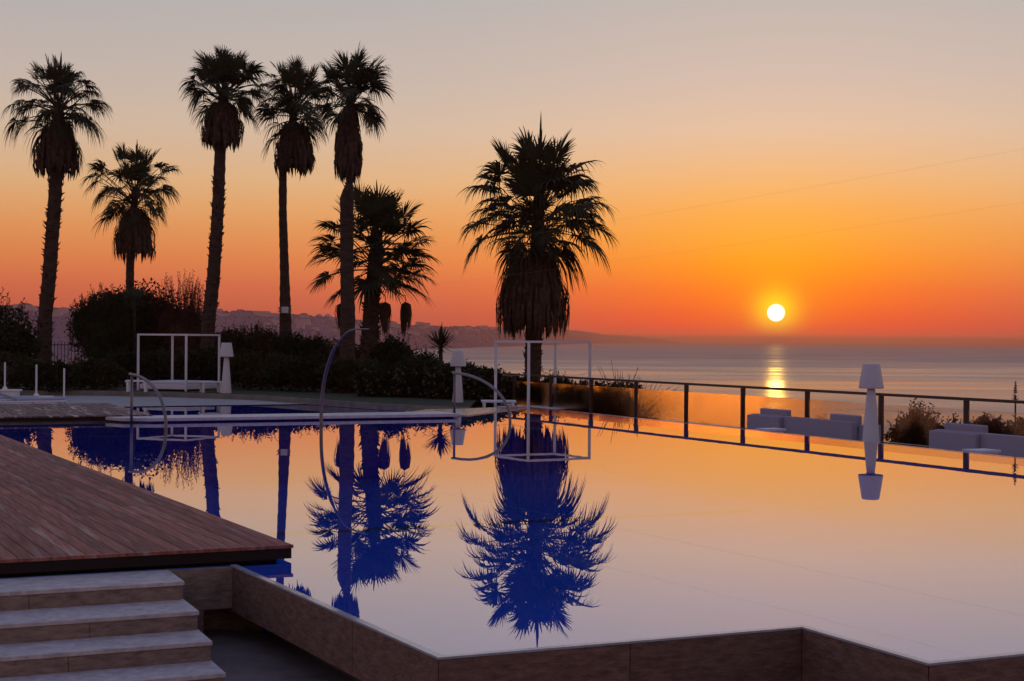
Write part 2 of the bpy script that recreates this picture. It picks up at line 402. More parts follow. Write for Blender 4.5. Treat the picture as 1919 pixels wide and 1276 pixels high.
# ------------------------------------------------------------------ pool, terraces, ground
N = [(.044, 0), (.316, -3.810), (2.771, -3.830), (2.806, -4.995), (14.1, -4.995), (14.1, 24.9)]
far_left = [(10.8, 21.45), (10.1, 20.15), (3.2, 20.25), (-6.0, 20.4), (-12, 20.4), (-12, 0)]
pool_poly = [W(*p) for p in N + far_left]
struct(MB().prism(pool_poly, None, 0.0).build('pool_water', M_pool))
def inset(poly, d):
    n = len(poly); out = []
    area = sum(poly[i][0] * poly[(i + 1) % n][1] - poly[(i + 1) % n][0] * poly[i][1] for i in range(n))
    sg = 1 if area > 0 else -1
    for i in range(n):
        a, b, c = Vector(poly[i - 1][:2]), Vector(poly[i][:2]), Vector(poly[(i + 1) % n][:2])
        e1, e2 = (b - a).normalized(), (c - b).normalized()
        n1, n2 = Vector((-e1.y, e1.x)) * sg, Vector((-e2.y, e2.x)) * sg
        m_ = (n1 + n2).normalized(); k = d / max(.3, m_.dot(n1)); out.append(b + m_ * k)
    return out
bi = inset(pool_poly, .45); mb = MB(); n = len(pool_poly)
for i in range(n):
    j = (i + 1) % n; a, b = pool_poly[i], pool_poly[j]; c, d = bi[i], bi[j]
    mb.quad((a.x, a.y, -.008), (b.x, b.y, -.008), (b.x, b.y, -.25), (a.x, a.y, -.25))
    mb.quad((a.x, a.y, -.25), (b.x, b.y, -.25), (d.x, d.y, -.25), (c.x, c.y, -.25))
    mb.quad((c.x, c.y, -.25), (d.x, d.y, -.25), (d.x, d.y, -1.3), (c.x, c.y, -1.3))
mb.prism(bi, None, -1.3)
basin = struct(mb.build('pool_basin', M_mosaic))
ln = MB(); a, b = P(560, 1001, -1.29), P(1140, 971, -1.29); dv = VX * .30
ln.quad(a - UX * 6, b + UX * 3, b + UX * 3 + dv, a - UX * 6 + dv)
ln.build('lane_line', M_mosaicd, basin)

# near retaining walls of the pool (travertine panels with a thin wet rim)
def wall_run(mb, pts, z0, z1, th, blk=1.35):
    for (u0, v0), (u1, v1) in zip(pts[:-1], pts[1:]):
        a, b = W(u0, v0), W(u1, v1); L_ = (b - a).length; d = (b - a) / L_; nrm_ = Vector((d.y, -d.x, 0))
        k = max(1, round(L_ / blk)); s_ = L_ / k
        for i in range(k):
            p0, p1 = a + d * (i * s_ + .002), a + d * ((i + 1) * s_ - .002)
            mb.box(((p0 + p1) / 2 + nrm_ * th / 2) + Vector((0, 0, (z0 + z1) / 2)), ((p1 - p0).length, th, z1 - z0), (d, -nrm_, Vector((0, 0, 1))))
pw = thing('pool_wall', W(1, -3.87, -.35), 'low brown travertine pool wall zigzagging across the foreground, water level with its rim', 'wall')
def offs(pts, d):                    # offset the open chain outwards (to its right when walking +)
    out = []
    for i, p in enumerate(pts):
        q = Vector(p)
        a = Vector(pts[i - 1]) if i > 0 else None; c = Vector(pts[i + 1]) if i < len(pts) - 1 else None
        n1 = n2 = None
        if a is not None: e = (q - a).normalized(); n1 = Vector((e.y, -e.x))
        if c is not None: e = (c - q).normalized(); n2 = Vector((e.y, -e.x))
        if n1 is None: m_, k = n2, d
        elif n2 is None: m_, k = n1, d
        else: m_ = (n1 + n2).normalized(); k = d / m_.dot(n1)
        out.append(tuple(q + m_ * k))
    return out
near = [(.048, .0), (.318, -3.812), (2.773, -3.832), (2.808, -4.997), (14.15, -4.997)]
near_o = [(.0, .0), (.270, -3.86), (2.725, -3.88), (2.76, -5.045), (14.15, -5.045)]
def band(mb, A, B, z0, z1, seglen=1.3, gap=.003):
    """blocks between two parallel chains A (inner) and B (outer)"""
    for i in range(len(A) - 1):
        a0, a1, b0, b1 = Vector(A[i]), Vector(A[i + 1]), Vector(B[i]), Vector(B[i + 1])
        L_ = (a1 - a0).length; k = max(1, round(L_ / seglen))
        for j in range(k):
            t0, t1 = j / k + gap / L_, (j + 1) / k - gap / L_
            q = [a0.lerp(a1, t0), a0.lerp(a1, t1), b0.lerp(b1, t1), b0.lerp(b1, t0)]
            mb.prism([W(*p) for p in q], z0, z1)
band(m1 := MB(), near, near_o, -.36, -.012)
m1.build('wall_panel', M_pwall_shaded, pw)
near_r = [tuple(Vector(a).lerp(Vector(b), 1.03)) for a, b in zip(near, near_o)]
m2 = MB(); band(m2, near, near_r, -.010, .003, 2.6, .0005); m2.build('wet_rim', M_wet, pw)
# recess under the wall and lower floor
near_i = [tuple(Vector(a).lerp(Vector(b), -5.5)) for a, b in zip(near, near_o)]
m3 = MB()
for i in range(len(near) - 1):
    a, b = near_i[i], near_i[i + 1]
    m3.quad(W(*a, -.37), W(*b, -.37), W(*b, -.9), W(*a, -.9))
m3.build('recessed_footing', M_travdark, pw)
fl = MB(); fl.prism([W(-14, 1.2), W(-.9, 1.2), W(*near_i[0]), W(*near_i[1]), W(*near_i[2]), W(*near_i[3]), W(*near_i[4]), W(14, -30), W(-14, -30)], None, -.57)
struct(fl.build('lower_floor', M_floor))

# retaining wall behind the steps
rw = MB()
for i in range(11):
    u1 = .07 - i * 1.05
    rw.uv(u1 - 1.047, u1, -.05, .10, -.335, -.012)
rw.uv(-9, -.22, -.035, .09, -.62, -.34)
rw.uv(-.30, .345, .34, .40, -.9, -.37)
tag(rw.build('retaining_wall', M_trav), 'pinkish stone wall below the wooden deck, behind the top step', 'wall')

# stone steps
st = thing('stone_steps', W(-3, -1.5, -.6), 'pale stone steps going up to the wooden deck at the lower left', 'steps')
tz = [(-.01, -.61, .0), (-.145, -1.12, -.6), (-.28, -1.545, -1.11), (-.415, -1.95, -1.535), (-.55, -2.36, -1.94)]
for i, (z, v0, v1) in enumerate(tz):
    mb = MB(); u = -.49; k = 0
    off = [.0, .35, .15, .5, .2][i]
    mb2 = MB()
    while u > -9:
        w_ = 8.6
        mb.uv(u - w_ + .003, u, v0, v1 + .02, z - .030, z)
        u -= w_; k += 1
    u = -.498; k = 0
    while u > -9:
        w_ = (.95 if k % 2 else 1.3) if k else 1.1 - off
        mb2.uv(u - w_ + .003, u, v0 + .012, v0 + .10, z - .135, z - .0305); u -= w_; k += 1
    mb2.uv(-.60, -.499, v0 + .10, v1 + .3, z - .135, z - .031)
    mb.build('tread', M_step, st, bevel=.004); mb2.build('riser', M_trav, st, bevel=.003)
mb = MB(); mb.uv(-9, -.61, -1.93, -.02, -.60, -.56); mb.build('step_core', M_travdark, st)

# wooden deck by the camera
dk = thing('wooden_deck', W(-2, .1, .05), 'large reddish brown wooden deck with a sharp corner jutting over the pool', 'deck')
ce = P(550, 1021, .13); cu = (ce - O0).dot(UX); cvv = (ce - O0).dot(VX)
def skew(m_):                       # the boards run 3.5 degrees off the pool's own axis
    m_.v = [p - UX * .0603 * ((p - O0).dot(VX) - cvv) for p in m_.v]; return m_
mb = MB(); u = cu; bw = .125; r_ = random.Random(3)
mb.uv(cu - 9.9, cu, cvv, cvv + .045, .105, .13)
k = 0
while u > cu - 9.8:
    v = cvv + .048; L_ = 1.2 + r_.random() * 2.4
    while v < 17.0:
        v1 = min(17.0, v + L_)
        mb.uv(u - bw + .009, u, v, v1 - .004, .105, .13 - r_.random() * .0015); v = v1; L_ = 2.4 + r_.random() * 1.6
    u -= bw; k += 1
skew(mb).build('planks', M_plank, dk)
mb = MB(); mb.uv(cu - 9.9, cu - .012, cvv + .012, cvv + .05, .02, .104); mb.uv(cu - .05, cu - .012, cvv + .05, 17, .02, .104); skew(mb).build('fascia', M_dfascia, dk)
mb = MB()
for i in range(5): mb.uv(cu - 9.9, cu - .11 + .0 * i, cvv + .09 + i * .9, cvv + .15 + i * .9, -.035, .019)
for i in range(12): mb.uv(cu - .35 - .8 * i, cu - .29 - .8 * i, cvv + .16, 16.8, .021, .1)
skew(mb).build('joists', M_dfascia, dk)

# far wooden deck
d2 = thing('wooden_deck', (-12, 34, 0), 'weathered pointed wooden deck with pale stripes beyond the pool at the left edge', 'deck')
tip = P(286, 777, .13); tu, tv = (tip - O0).dot(UX), (tip - O0).dot(VX)
mb = MB(); v = tv; r_ = random.Random(5)
far_v = tv + 6.2
u = tu
while u > tu - 9:
    v = tv
    while v < far_v:
        v1 = min(far_v, v + 1.5 + r_.random() * 2.5)
        mb.uv(u - .14 + .012, u, v, v1 - .006, .10, .13 - r_.random() * .002); v = v1
    u -= .14
mb.build('planks', M_plank2, d2)
mb = MB(); mb.uv(tu - 9, tu - .02, tv + .03, tv + .07, .02, .098); mb.uv(tu - .07, tu - .02, tv + .08, far_v - .02, .02, .098)
mb.build('fascia', M_dfascia, d2)
mb = MB(); mb.uv(tu - 9, tu - .25, tv + .12, tv + .2, -.4, .018); mb.build('support_beam', M_kerb, d2)

# stone slab bridging the two pools
sl = thing('stone_slab', W(6.5, 20.8, 0), 'long pale marble slab walkway floating at the water line between two pools', 'walkway')
mb = MB(); us = [2.75, 4.6, 6.45, 8.3, 10.15]
for i in range(4):
    if i == 0: mb.prism([W(3.15, 20.2), W(us[1] - .003, 20.2), W(us[1] - .003, 21.35), W(2.2, 21.35), W(2.55, 20.45)], .03, .10)
    else: mb.uv(us[i] + .003, us[i + 1] - .003, 20.2, 21.35, .03, .10)
mb.build('slab_top', M_slab, sl, bevel=.008)
mb = MB(); mb.uv(3.2, 10.05, 20.32, 21.3, -1.2, .028); mb.build('slab_core', M_mosaicd, sl)

# wet coping strip from the slab to the far pool corner
cpoly = [P(744, 774.5, .02), P(875, 778, .02), P(988, 763.8, .02), P(985, 760.8, .02), P(868, 765.2, .02), P(800, 766.8, .02)]
struct(MB().prism(cpoly, -.6, .018).build('pool_coping', M_coping))

# second pool
p2 = [P(235, 763, -.33), P(650, 757, -.33), P(760, 771.5, -.33), P(744, 774.5, .02), W(2.0, 21.5), W(-9.5, 20.9)]
p2 = [Vector((p.x, p.y, 0)) for p in p2]
p2 = p2[::-1]
struct(MB().prism(p2, None, -.33).build('second_pool_water', M_pool))
mb = MB(); mb.prism(p2, None, -1.5)
for i in range(len(p2)):
    a, b = p2[i], p2[(i + 1) % len(p2)]; mb.quad((a.x, a.y, -.336), (b.x, b.y, -.336), (b.x, b.y, -1.5), (a.x, a.y, -1.5))
struct(mb.build('second_pool_basin', M_mosaic))

# pavement round the second pool and behind the infinity edge
outer = [W(-40, 20.4), W(-40, 60), W(30, 60), W(30, 24.2), (W(14.16, 24.2).x, W(14.16, 24.2).y), W(14.16, 24.97)]
cur_ = [P(0, 732, -.14), P(125, 731.5, -.14), P(480, 740.5, -.14), P(588, 748, -.14), P(801, 762, -.14), P(870, 764, -.14)]
pv_outer = [W(-40, 20.6), W(-13.9, 20.6)] + p2[1:1] + []
pv = [W(-60, 20.42), W(14.18, 20.42), W(14.18, 25.0), W(14.18, 70), W(-60, 70)]
pool_hole = [W(10.8, 21.46), W(14.1, 24.95), W(14.1, 20.5), W(10.2, 20.5)]
mb = MB(); mb.prism([Vector((p[0], p[1], 0)) for p in pv], None, -.31, holes=[p2, [W(10.25, 21.2), W(14.15, 21.2), W(14.15, 24.9), W(13.9, 24.9)]])
struct(mb.build('pavement', M_pave))
mb = MB(); mb.prism([W(14.18, -12), W(17.35, -12), W(17.35, 46), W(14.18, 46)], None, -.42); struct(mb.build('lower_terrace', M_pave))
# infinity edge lip
mb = MB(); mb.uv(14.10, 14.17, -5.1, 24.95, -.8, -.012); e1 = MB(); e1.uv(14.095, 14.175, -5.1, 24.96, -.010, .004)
ie = thing('infinity_edge', W(14.1, 10, -.4), 'long straight infinity edge of the pool running away to the right', 'pool edge')
mb.build('edge_wall', M_mosaic, ie); e1.build('wet_rim', M_wet, ie)

# lawn with its kerb behind the second pool
lp = [P(-260, 730, -.14), P(0, 732, -.14), P(125, 731.5, -.14), P(300, 734.5, -.14), P(480, 740.5, -.14), P(588, 748, -.14), P(700, 756, -.14), P(801, 761.5, -.14), P(880, 763.5, -.14)]
lawn = [(p.x, p.y) for p in lp] + [(-1, 58), (-1, 95), (-60, 95), (-60, 50)]
struct(MB().prism(lawn, None, -.145).build('lawn', M_lawn))
mb = MB()
for a, b in zip(lp[:-1], lp[1:]):
    d = (b - a).normalized(); nn = Vector((-d.y, d.x, 0))
    mb.prism([a - nn * .02, b - nn * .02, b + nn * .12, a + nn * .12], -.32, -.138)
struct(mb.build('kerb', M_kerb))
# ground under the garden falling to the sea
g = MB(); nx, ny = 200, 160
def gz(x, y):
    rel = Vector((x, y, 0)) - O0; uu, vv = rel.dot(UX), rel.dot(VX)
    z = -.75
    if uu > 17.5: z -= max(0, uu - 19.5) * .33
    dd = math.hypot(x, y)
    if dd > 92: z -= (dd - 92) * .16
    if -24 < uu < 15.6 and vv < 49: z = min(z, -2.8)
    return max(z, -14)
xs = [-260 + 520 * i / nx for i in range(nx + 1)]; ys = [-140 + 420 * j / ny for j in range(ny + 1)]
for y in ys:
    for x in xs: g.v.append(Vector((x, y, gz(x, y))))
for j in range(ny):
    for i in range(nx):
        a = j * (nx + 1) + i
        g.f.append([a, a + 1, a + nx + 2, a + nx + 1])
struct(g.build('ground', M_earth))

# sea
SEA = -10.2
struct(MB().quad((-16000, -3000, SEA), (16000, -3000, SEA), (16000, 20000, SEA), (-16000, 20000, SEA)).build('sea', M_sea))

# far coast
ridge = [(-500, 556), (-250, 562), (0, 572), (60, 575), (110, 577), (200, 581), (400, 583), (430, 584), (455, 581), (480, 584), (510, 588), (560, 590), (650, 597), (700, 603), (740, 608), (800, 611), (850, 613), (905, 613), (950, 614), (1000, 616), (1060, 618), (1105, 622), (1130, 627), (1165, 629), (1200, 631.5), (1240, 636), (1268, 640)]
shore = [(-500, 600), (0, 650), (400, 850), (600, 1250), (760, 1660), (800, 1950), (870, 2300), (950, 2900), (1030, 3900), (1090, 6500), (1140, 8500), (1268, 11500)]
def interp(tab, x):
    if x <= tab[0][0]: return tab[0][1]
    for (a, p), (b, q) in zip(tab[:-1], tab[1:]):
        if x <= b: return p + (q - p) * (x - a) / (b - a)
    return tab[-1][1]
RD = {}
def hill_pt(px, t):                    # t 0 shore .. 1 ridge .. >1 behind
    ds = interp(shore, px); dr = max(ds * (1.35 if px < 760 else 1.22), 1700)
    yr = interp(ridge, px) + (noise.noise(Vector((px * .045, 3, 0))) * 1.5 + noise.noise(Vector((px * .15, 8, 0))) * .7) * (1 if px < 1240 else .2)
    zr = PD(px, yr, dr).z
    d = ds + (dr - ds) * t; x = (px - CX) / F * d
    prof = min(1, t) ** .8
    z = SEA - .5 + (zr - SEA) * prof * (1 if t <= 1 else max(0, 1 - (t - 1) * .6))
    z += noise.noise(Vector((px * .03, t * 5, 1))) * (zr - SEA) * .07 * math.sin(min(1, t) * math.pi)
    return Vector((x, d, z))
hm = MB(); NP = 330; NT = 12
for i in range(NP + 1):
    px = -500 + 1769 * i / NP
    for j in range(NT + 1): hm.v.append(hill_pt(px, j / (NT - 3)))
for i in range(NP):
    for j in range(NT):
        a = i * (NT + 1) + j; hm.f.append([a, a + NT + 1, a + NT + 2, a + 1])
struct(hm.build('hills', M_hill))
tm = MB(); r_ = random.Random(11)
for i in range(5200):
    px = r_.uniform(-60, 1250); t = 1.0 if r_.random() < .28 else r_.random() ** .7
    p = hill_pt(px, t); s_ = p.y / F * r_.uniform(.6, 1.7) * (1.0 if px < 1000 else .55)
    ax, ay = s_ * r_.uniform(.8, 1.9), s_ * r_.uniform(.8, 1.6)
    n_ = len(tm.v); h_ = s_ * r_.uniform(.7, 1.5)
    for k in range(6): tm.v.append(p + Vector((ax * math.cos(k * 1.047), ay * math.sin(k * 1.047), h_ * .25)))
    for k in range(6): tm.v.append(p + Vector((ax * .6 * math.cos(k * 1.047 + .4), ay * .6 * math.sin(k * 1.047 + .4), h_ * r_.uniform(.8, 1.1))))
    tm.v.append(p + Vector((0, 0, -h_ * .4)))
    for k in range(6):
        tm.f.append([n_ + k, n_ + (k + 1) % 6, n_ + 6 + (k + 1) % 6, n_ + 6 + k]); tm.f.append([n_ + 12, n_ + (k + 1) % 6, n_ + k])
    tm.f.append([n_ + 6 + k for k in range(6)])
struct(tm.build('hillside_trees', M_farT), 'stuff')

# houses of the far town
def make_house(w, d, h, kind, label):
    root = thing('distant_house' if kind != 'block' else 'apartment_block', (0, 0, -50), label, 'house' if kind != 'block' else 'apartment block')
    mb = MB(); z0 = -50
    if kind == 'block':
        fl_ = max(3, int(h / 3)); fh = h / fl_
        mb.box((0, 0, z0 + h / 2), (w, d, h)); mb.box((0, -d * .1, z0 + h + 1.2), (w * .3, d * .5, 2.4))
        for f in range(fl_): mb.box((0, -d / 2 - .7, z0 + f * fh + .2), (w * .94, 1.4, .45))
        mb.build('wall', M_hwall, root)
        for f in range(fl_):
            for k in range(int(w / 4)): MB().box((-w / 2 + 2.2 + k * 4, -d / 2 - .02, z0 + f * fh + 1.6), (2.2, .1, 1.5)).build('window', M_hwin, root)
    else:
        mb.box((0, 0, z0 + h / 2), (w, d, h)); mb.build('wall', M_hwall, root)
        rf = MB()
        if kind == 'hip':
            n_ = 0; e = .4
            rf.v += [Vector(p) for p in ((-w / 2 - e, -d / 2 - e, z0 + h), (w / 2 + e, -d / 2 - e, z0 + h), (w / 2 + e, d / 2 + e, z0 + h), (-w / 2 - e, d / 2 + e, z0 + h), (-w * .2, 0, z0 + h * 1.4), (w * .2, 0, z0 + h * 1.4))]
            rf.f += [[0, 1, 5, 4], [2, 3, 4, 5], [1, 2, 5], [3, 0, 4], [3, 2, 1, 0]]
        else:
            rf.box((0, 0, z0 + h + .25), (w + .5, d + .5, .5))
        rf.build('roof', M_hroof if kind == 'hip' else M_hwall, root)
    return root
protos = [make_house(12, 9, 5, 'hip', 'small pale house with a clay roof on the hazy far hillside'),
          make_house(17, 10, 6, 'flat', 'wide flat roofed white house on the hazy far hillside'),
          make_house(10, 8, 7.5, 'flat', 'narrow tall flat roofed house on the hazy far hillside')]
r_ = random.Random(21); spots = []
zones = [(22, 72, 'left of the leftmost palm'), (100, 128, 'right of the leftmost palm'), (402, 428, 'left of the balconied block'), (484, 524, 'left of the slim palm'),
         (548, 592, 'right of the slim palm'), (622, 640, 'left of the crossing trunks'), (664, 676, 'between the crossing trunks'), (716, 770, 'above the leafy shrub'), (772, 806, 'left of the yucca'),
         (846, 905, 'above the middle floor lamp'), (910, 980, 'left of the lone palm trunk'), (1020, 1100, 'right of the lone palm trunk')]
kinds_ = ('small clay roofed house', 'wide flat roofed house', 'narrow tall house')
cnt = {}; allsp = []
for (x0, x1, zn) in zones:
    for k in range(max(2, int((x1 - x0) / 7.5))):
        px = r_.uniform(x0, x1); t = r_.uniform(.45, 1.0); allsp.append((px, t, zn, r_.randrange(3)))
used = {0: False, 1: False, 2: False}
allsp.sort()
ordn = ['first', 'second', 'third', 'fourth', 'fifth', 'sixth', 'seventh', 'eighth']
for px, t, zn, kd in allsp:
    band_ = 'on the far ridge' if t > .85 else 'high on the far slope' if t > .65 else 'low on the far slope'
    key = (zn, kd, band_); n_ = cnt.get(key, 0); cnt[key] = n_ + 1
    lab = '%s %s %s%s' % ('pale' if n_ < 1 else ordn[n_] + '', kinds_[kd], band_, ' ' + zn)
    q = hill_pt(px, t) - Vector((0, 0, .8)); pr = protos[kd]
    if used[kd]: o = copy_thing(pr, q, lab)
    else: o = pr; o.location = q; o['label'] = lab; used[kd] = True
    o['group'] = 'houses scattered over the far hillside'
    o.rotation_euler.z = r_.uniform(-.5, .5); k = r_.uniform(.7, 1.15) * (q.y / 2300) ** .55; o.scale = (k, k, k)
def _bl(px, py, d, w, h, label, rz=0.1):
    root = make_house(w, 14, h, 'block', label)
    for c in root.children: pass
    root.location = PD(px, py, d); root.rotation_euler.z = rz; return root
# parts were built around z=-50, so rebase them to their own origins
_bl(424, 605, 1740, 12, 12, 'narrow pale apartment tower left of the balconied block on the far ridge')
_bl(449, 604, 1760, 20, 13, 'pale balconied apartment block just right of the tallest palms bush on the far ridge')
_bl(472, 603, 1790, 12, 11, 'small pale apartment block right of the balconied one on the far ridge', -.2)
_bl(820, 625, 2500, 22, 11, 'wide pale block on the far ridge above the spiky yucca')
_bl(640, 612, 1900, 14, 8, 'low pale block on the far slope behind the two crossing palm trunks')
_bl(905, 624, 3300, 18, 9, 'flat roofed block on the far ridge left of the shaggy palm')
for px, nm in ((598, 'left'), (614, 'right')):
    root = thing('domed_building', PD(px, 604, 2000), '%s of two domed buildings standing on the far ridge' % nm, 'building')
    c = root.location; MB().lathe([(5.2, 0), (5.2, 7)], 16, c).build('drum', M_hwall, root)
    MB().lathe([(5.2, 7.02), (4.9, 8.6), (3.8, 10.2), (2, 11.3), (.02, 11.8)], 16, c).build('dome', M_hwall, root, smooth=True)
# ------------------------------------------------------------------ palms
def leaflet(mb, base, d, side, L_, w, droop, joint):
    """one tapering strip; gravity bends its tip"""
    n0 = len(mb.v); T = (0, joint, .68, .86, 1.0); Wd = (.10, 1.0, .66, .36, .03)
    for t, k in zip(T, Wd):
        c = base + d * (L_ * t) + Vector((0, 0, -1)) * droop * L_ * max(0, t - .35) ** 2 * 2.2
        if t > .6: c = c - d * (L_ * max(0, t - .6) ** 2 * droop * .9)
        o = side * (w * k * .5)
        mb.v.append(c - o); mb.v.append(c + o)
    for i in range(4): a = n0 + 2 * i; mb.f.append([a, a + 1, a + 3, a + 2])
def frond(mb, B, az, el, Lp, Rb, r_, droop=.35, closed=0.0, sag=.25, nl=26):
    d0 = Vector((math.cos(az) * math.cos(el), math.sin(az) * math.cos(el), math.sin(el)))
    pts = [B]; d = d0.copy(); st_ = Lp / 4
    for i in range(4):
        d = (d + Vector((0, 0, -sag * .25 * math.cos(el) - (.03 if el < 0 else 0)))).normalized(); pts.append(pts[-1] + d * st_)
    mb.tube(pts, [.035, .03, .026, .022, .018], 4, False)
    blade(mb, pts[-1], d, az, Rb, r_, droop, closed, nl)
def blade(mb, hub, d, az, Rb, r_, droop=.35, closed=0.0, nl=26):
    side = d.cross(Vector((0, 0, 1)))
    if side.length < .2: side = Vector((-math.sin(az), math.cos(az), 0))
    side.normalize(); tw = r_.uniform(-.5, .5); nrm_ = side.cross(d)
    side = (side * math.cos(tw) + nrm_ * math.sin(tw)).normalized(); nrm_ = side.cross(d).normalized()
    span = R(112) * (1 - closed); fold = r_.uniform(.12, .35)
    for i in range(nl):
        a = -span + 2 * span * i / (nl - 1) + r_.uniform(-.025, .025)
        ld = d * math.cos(a) + side * math.sin(a) + nrm_ * fold * abs(math.sin(a))
        ld.normalize(); ls = nrm_.cross(ld).normalized()
        ls = (ls + nrm_ * r_.uniform(-.5, .5)).normalized()
        L_ = Rb * (1 - .34 * (abs(a) / R(112)) ** 1.5) * r_.uniform(.88, 1.08)
        if r_.random() < .06: L_ *= .6
        w = 2 * span / nl * .46 * L_ * 1.15
        leaflet(mb, hub, ld, ls, L_, max(w, .03), droop * r_.uniform(.6, 1.4), .46)
def dead_frond(mb, B, az, out, L_, r_, w=.28):
    """a folded dead frond hanging down the trunk"""
    d = Vector((math.cos(az), math.sin(az), 0)); p1 = B + d * out + Vector((0, 0, -.12)); p0 = B
    mb.tube([p0, p0.lerp(p1, .6) + Vector((0, 0, .12)), p1, p1 + Vector((0, 0, -.3))], [.03, .025, .02, .015], 4, False)
    for i in range(9):
        a = az + r_.uniform(-1.2, 1.2); s_ = Vector((-math.sin(a), math.cos(a), 0))
        st_ = p1 + s_ * r_.uniform(-w, w) * .35 + Vector((0, 0, r_.uniform(-.25, 0)))
        en = st_ + Vector((r_.uniform(-.12, .12), r_.uniform(-.12, .12), -L_ * r_.uniform(.65, 1.0))) + s_ * r_.uniform(-w, w) * .5 - d * out * .12
        mid = st_.lerp(en, .5) + d * .08; n0 = len(mb.v)
        for c, ww in ((st_, .03), (mid, .075), (st_.lerp(en, .8), .05), (en, .008)):
            mb.v.append(c - s_ * ww); mb.v.append(c + s_ * ww)
        for k in range(3): q = n0 + 2 * k; mb.f.append([q, q + 1, q + 3, q + 2])
def palm(d, trunk, heart, reach, nf, skirt, label, seed, spear=None, hang=(), boots=(0, 1), el_rng=(88, -38), top_reach=1.0, droop=.35, bootlen=.10, expo=.85, hubs=()):
    r_ = random.Random(seed); sc_ = d / F
    base = PD(trunk[0][0], trunk[0][1], d); gzv = -.2
    root = thing('palm_tree', (base.x, base.y, gzv), label, 'palm tree', 'tall fan palms round the pool')
    # trunk
    pts = [Vector((base.x, base.y, gzv - .1))] + [PD(x, y, d) for x, y, w in trunk]
    rad = [trunk[0][2] * sc_ * .56] + [w * sc_ * .5 for x, y, w in trunk]
    P2_, R2_ = [], []
    for i in range(len(pts) - 1):
        m_ = max(2, int((pts[i + 1] - pts[i]).length / .22))
        for k in range(m_):
            t = k / m_; P2_.append(pts[i].lerp(pts[i + 1], t)); rr = rad[i] + (rad[i + 1] - rad[i]) * t
            R2_.append(rr * (1 + .07 * noise.noise(Vector((seed, len(P2_) * .45, 0))) + (.05 if len(P2_) % 2 else -.02)))
    P2_.append(pts[-1]); R2_.append(rad[-1])
    mb = MB(); mb.tube(P2_, R2_, 14)
    def on_trunk(z):
        for a, b, ra, rb in zip(P2_[:-1], P2_[1:], R2_[:-1], R2_[1:]):
            if a.z <= z <= b.z: t = (z - a.z) / max(1e-6, b.z - a.z); return a.lerp(b, t), ra + (rb - ra) * t
        return P2_[-1].copy(), R2_[-1]
    zb, zt = P2_[0].z, P2_[-1].z
    nb = int(300 * (boots[1] - boots[0]))
    for i in range(nb):
        z = zb + (zt - zb) * r_.uniform(*boots); c, rr = on_trunk(z); a = r_.uniform(0, 6.283)
        o = Vector((math.cos(a), math.sin(a), 0)); s_ = Vector((-math.sin(a), math.cos(a), 0)); L_ = bootlen * r_.uniform(.5, 1.5)
        p = c + o * rr * .93; tip_ = p + o * L_ + Vector((0, 0, L_ * r_.uniform(.2, 1.1))); n0 = len(mb.v)
        mb.v += [p - s_ * .07, p + s_ * .07, p + Vector((0, 0, -.10)), tip_ - s_ * .025, tip_ + s_ * .025]
        mb.f += [[n0, n0 + 1, n0 + 4, n0 + 3], [n0 + 1, n0 + 2, n0 + 4], [n0 + 2, n0, n0 + 3], [n0 + 2, n0 + 3, n0 + 4]]
    mb.build('trunk', M_trunk, root)
    # crown
    hx, y_top, y_bot = heart; zT, zB = PD(hx, y_top, d).z, PD(hx, y_bot, d).z
    mb = MB(); Rm = reach * sc_; ga = 2.39996
    for i in range(nf):
        s_ = (i + .5) / nf; el = R(el_rng[0] + (el_rng[1] - el_rng[0]) * s_ ** expo + r_.uniform(-8, 8))
        z = zT + (zB - zT) * s_; c, rr = on_trunk(z)
        c = Vector((c.x, c.y, z)); L_ = Rm * r_.uniform(.80, 1.10) * (top_reach + (1 - top_reach) * min(1, s_ * 2.2))
        if el < -.2: L_ *= .9
        frond(mb, c, i * ga + r_.uniform(-.5, .5), el, L_ * .46, L_ * .58, r_, droop * (.25 + 1.6 * s_), 0, .28, 24)
    hubs = list(hubs) + [(bx + r_.uniform(-11, 11), by + r_.uniform(-9, 12), ang_ + r_.uniform(-16, 16), rpx * r_.uniform(.8, .98), -dy * 1.4 + r_.uniform(-.3, .3)) for q_ in range(2 if len(hubs) < 18 else 1) for (bx, by, ang_, rpx, dy) in hubs]
    for (bx, by, ang_, rpx, dy) in hubs:
        hub = PD(bx, by, d) + Vector((0, dy, 0)); z = zB + (zT - zB) * r_.uniform(.1, .9); z = max(min(z, hub.z + .25), zB - .2); c, rr = on_trunk(z); c = Vector((c.x, c.y, z))
        mid = c.lerp(hub, .55) + Vector((0, 0, .22 * (hub - c).length * .5))
        pts_ = [c.lerp(mid, t).lerp(mid.lerp(hub, t), t) for t in (0, .25, .5, .75, 1)]
        mb.tube(pts_, [.036, .032, .028, .024, .02], 4, False)
        a_ = R(ang_); dv_ = Vector((math.cos(a_), dy * .45, math.sin(a_))).normalized()
        blade(mb, hub, dv_, math.atan2(dv_.y, dv_.x), rpx * sc_ * (1.14 if len(hubs) > 50 else 1.04), r_, droop * (.35 if ang_ > 40 and ang_ < 140 else 1.25), 0, 26)
    if spear:
        p0 = PD(hx, y_top, d); p1 = PD(spear[0], spear[1], d); dd = (p1 - p0)
        for k in range(5):
            sd = Vector((math.cos(k), math.sin(k), 0)); n0 = len(mb.v)
            for t, w in ((.2, .05), (.6, .07), (.85, .04), (1, .008)): mb.v.append(p0 + dd * t - sd * w); mb.v.append(p0 + dd * t * (1 + .01 * k) + sd * w)
            for q in range(3): a = n0 + 2 * q; mb.f.append([a, a + 1, a + 3, a + 2])
    mb.build('crown', M_frond, root)
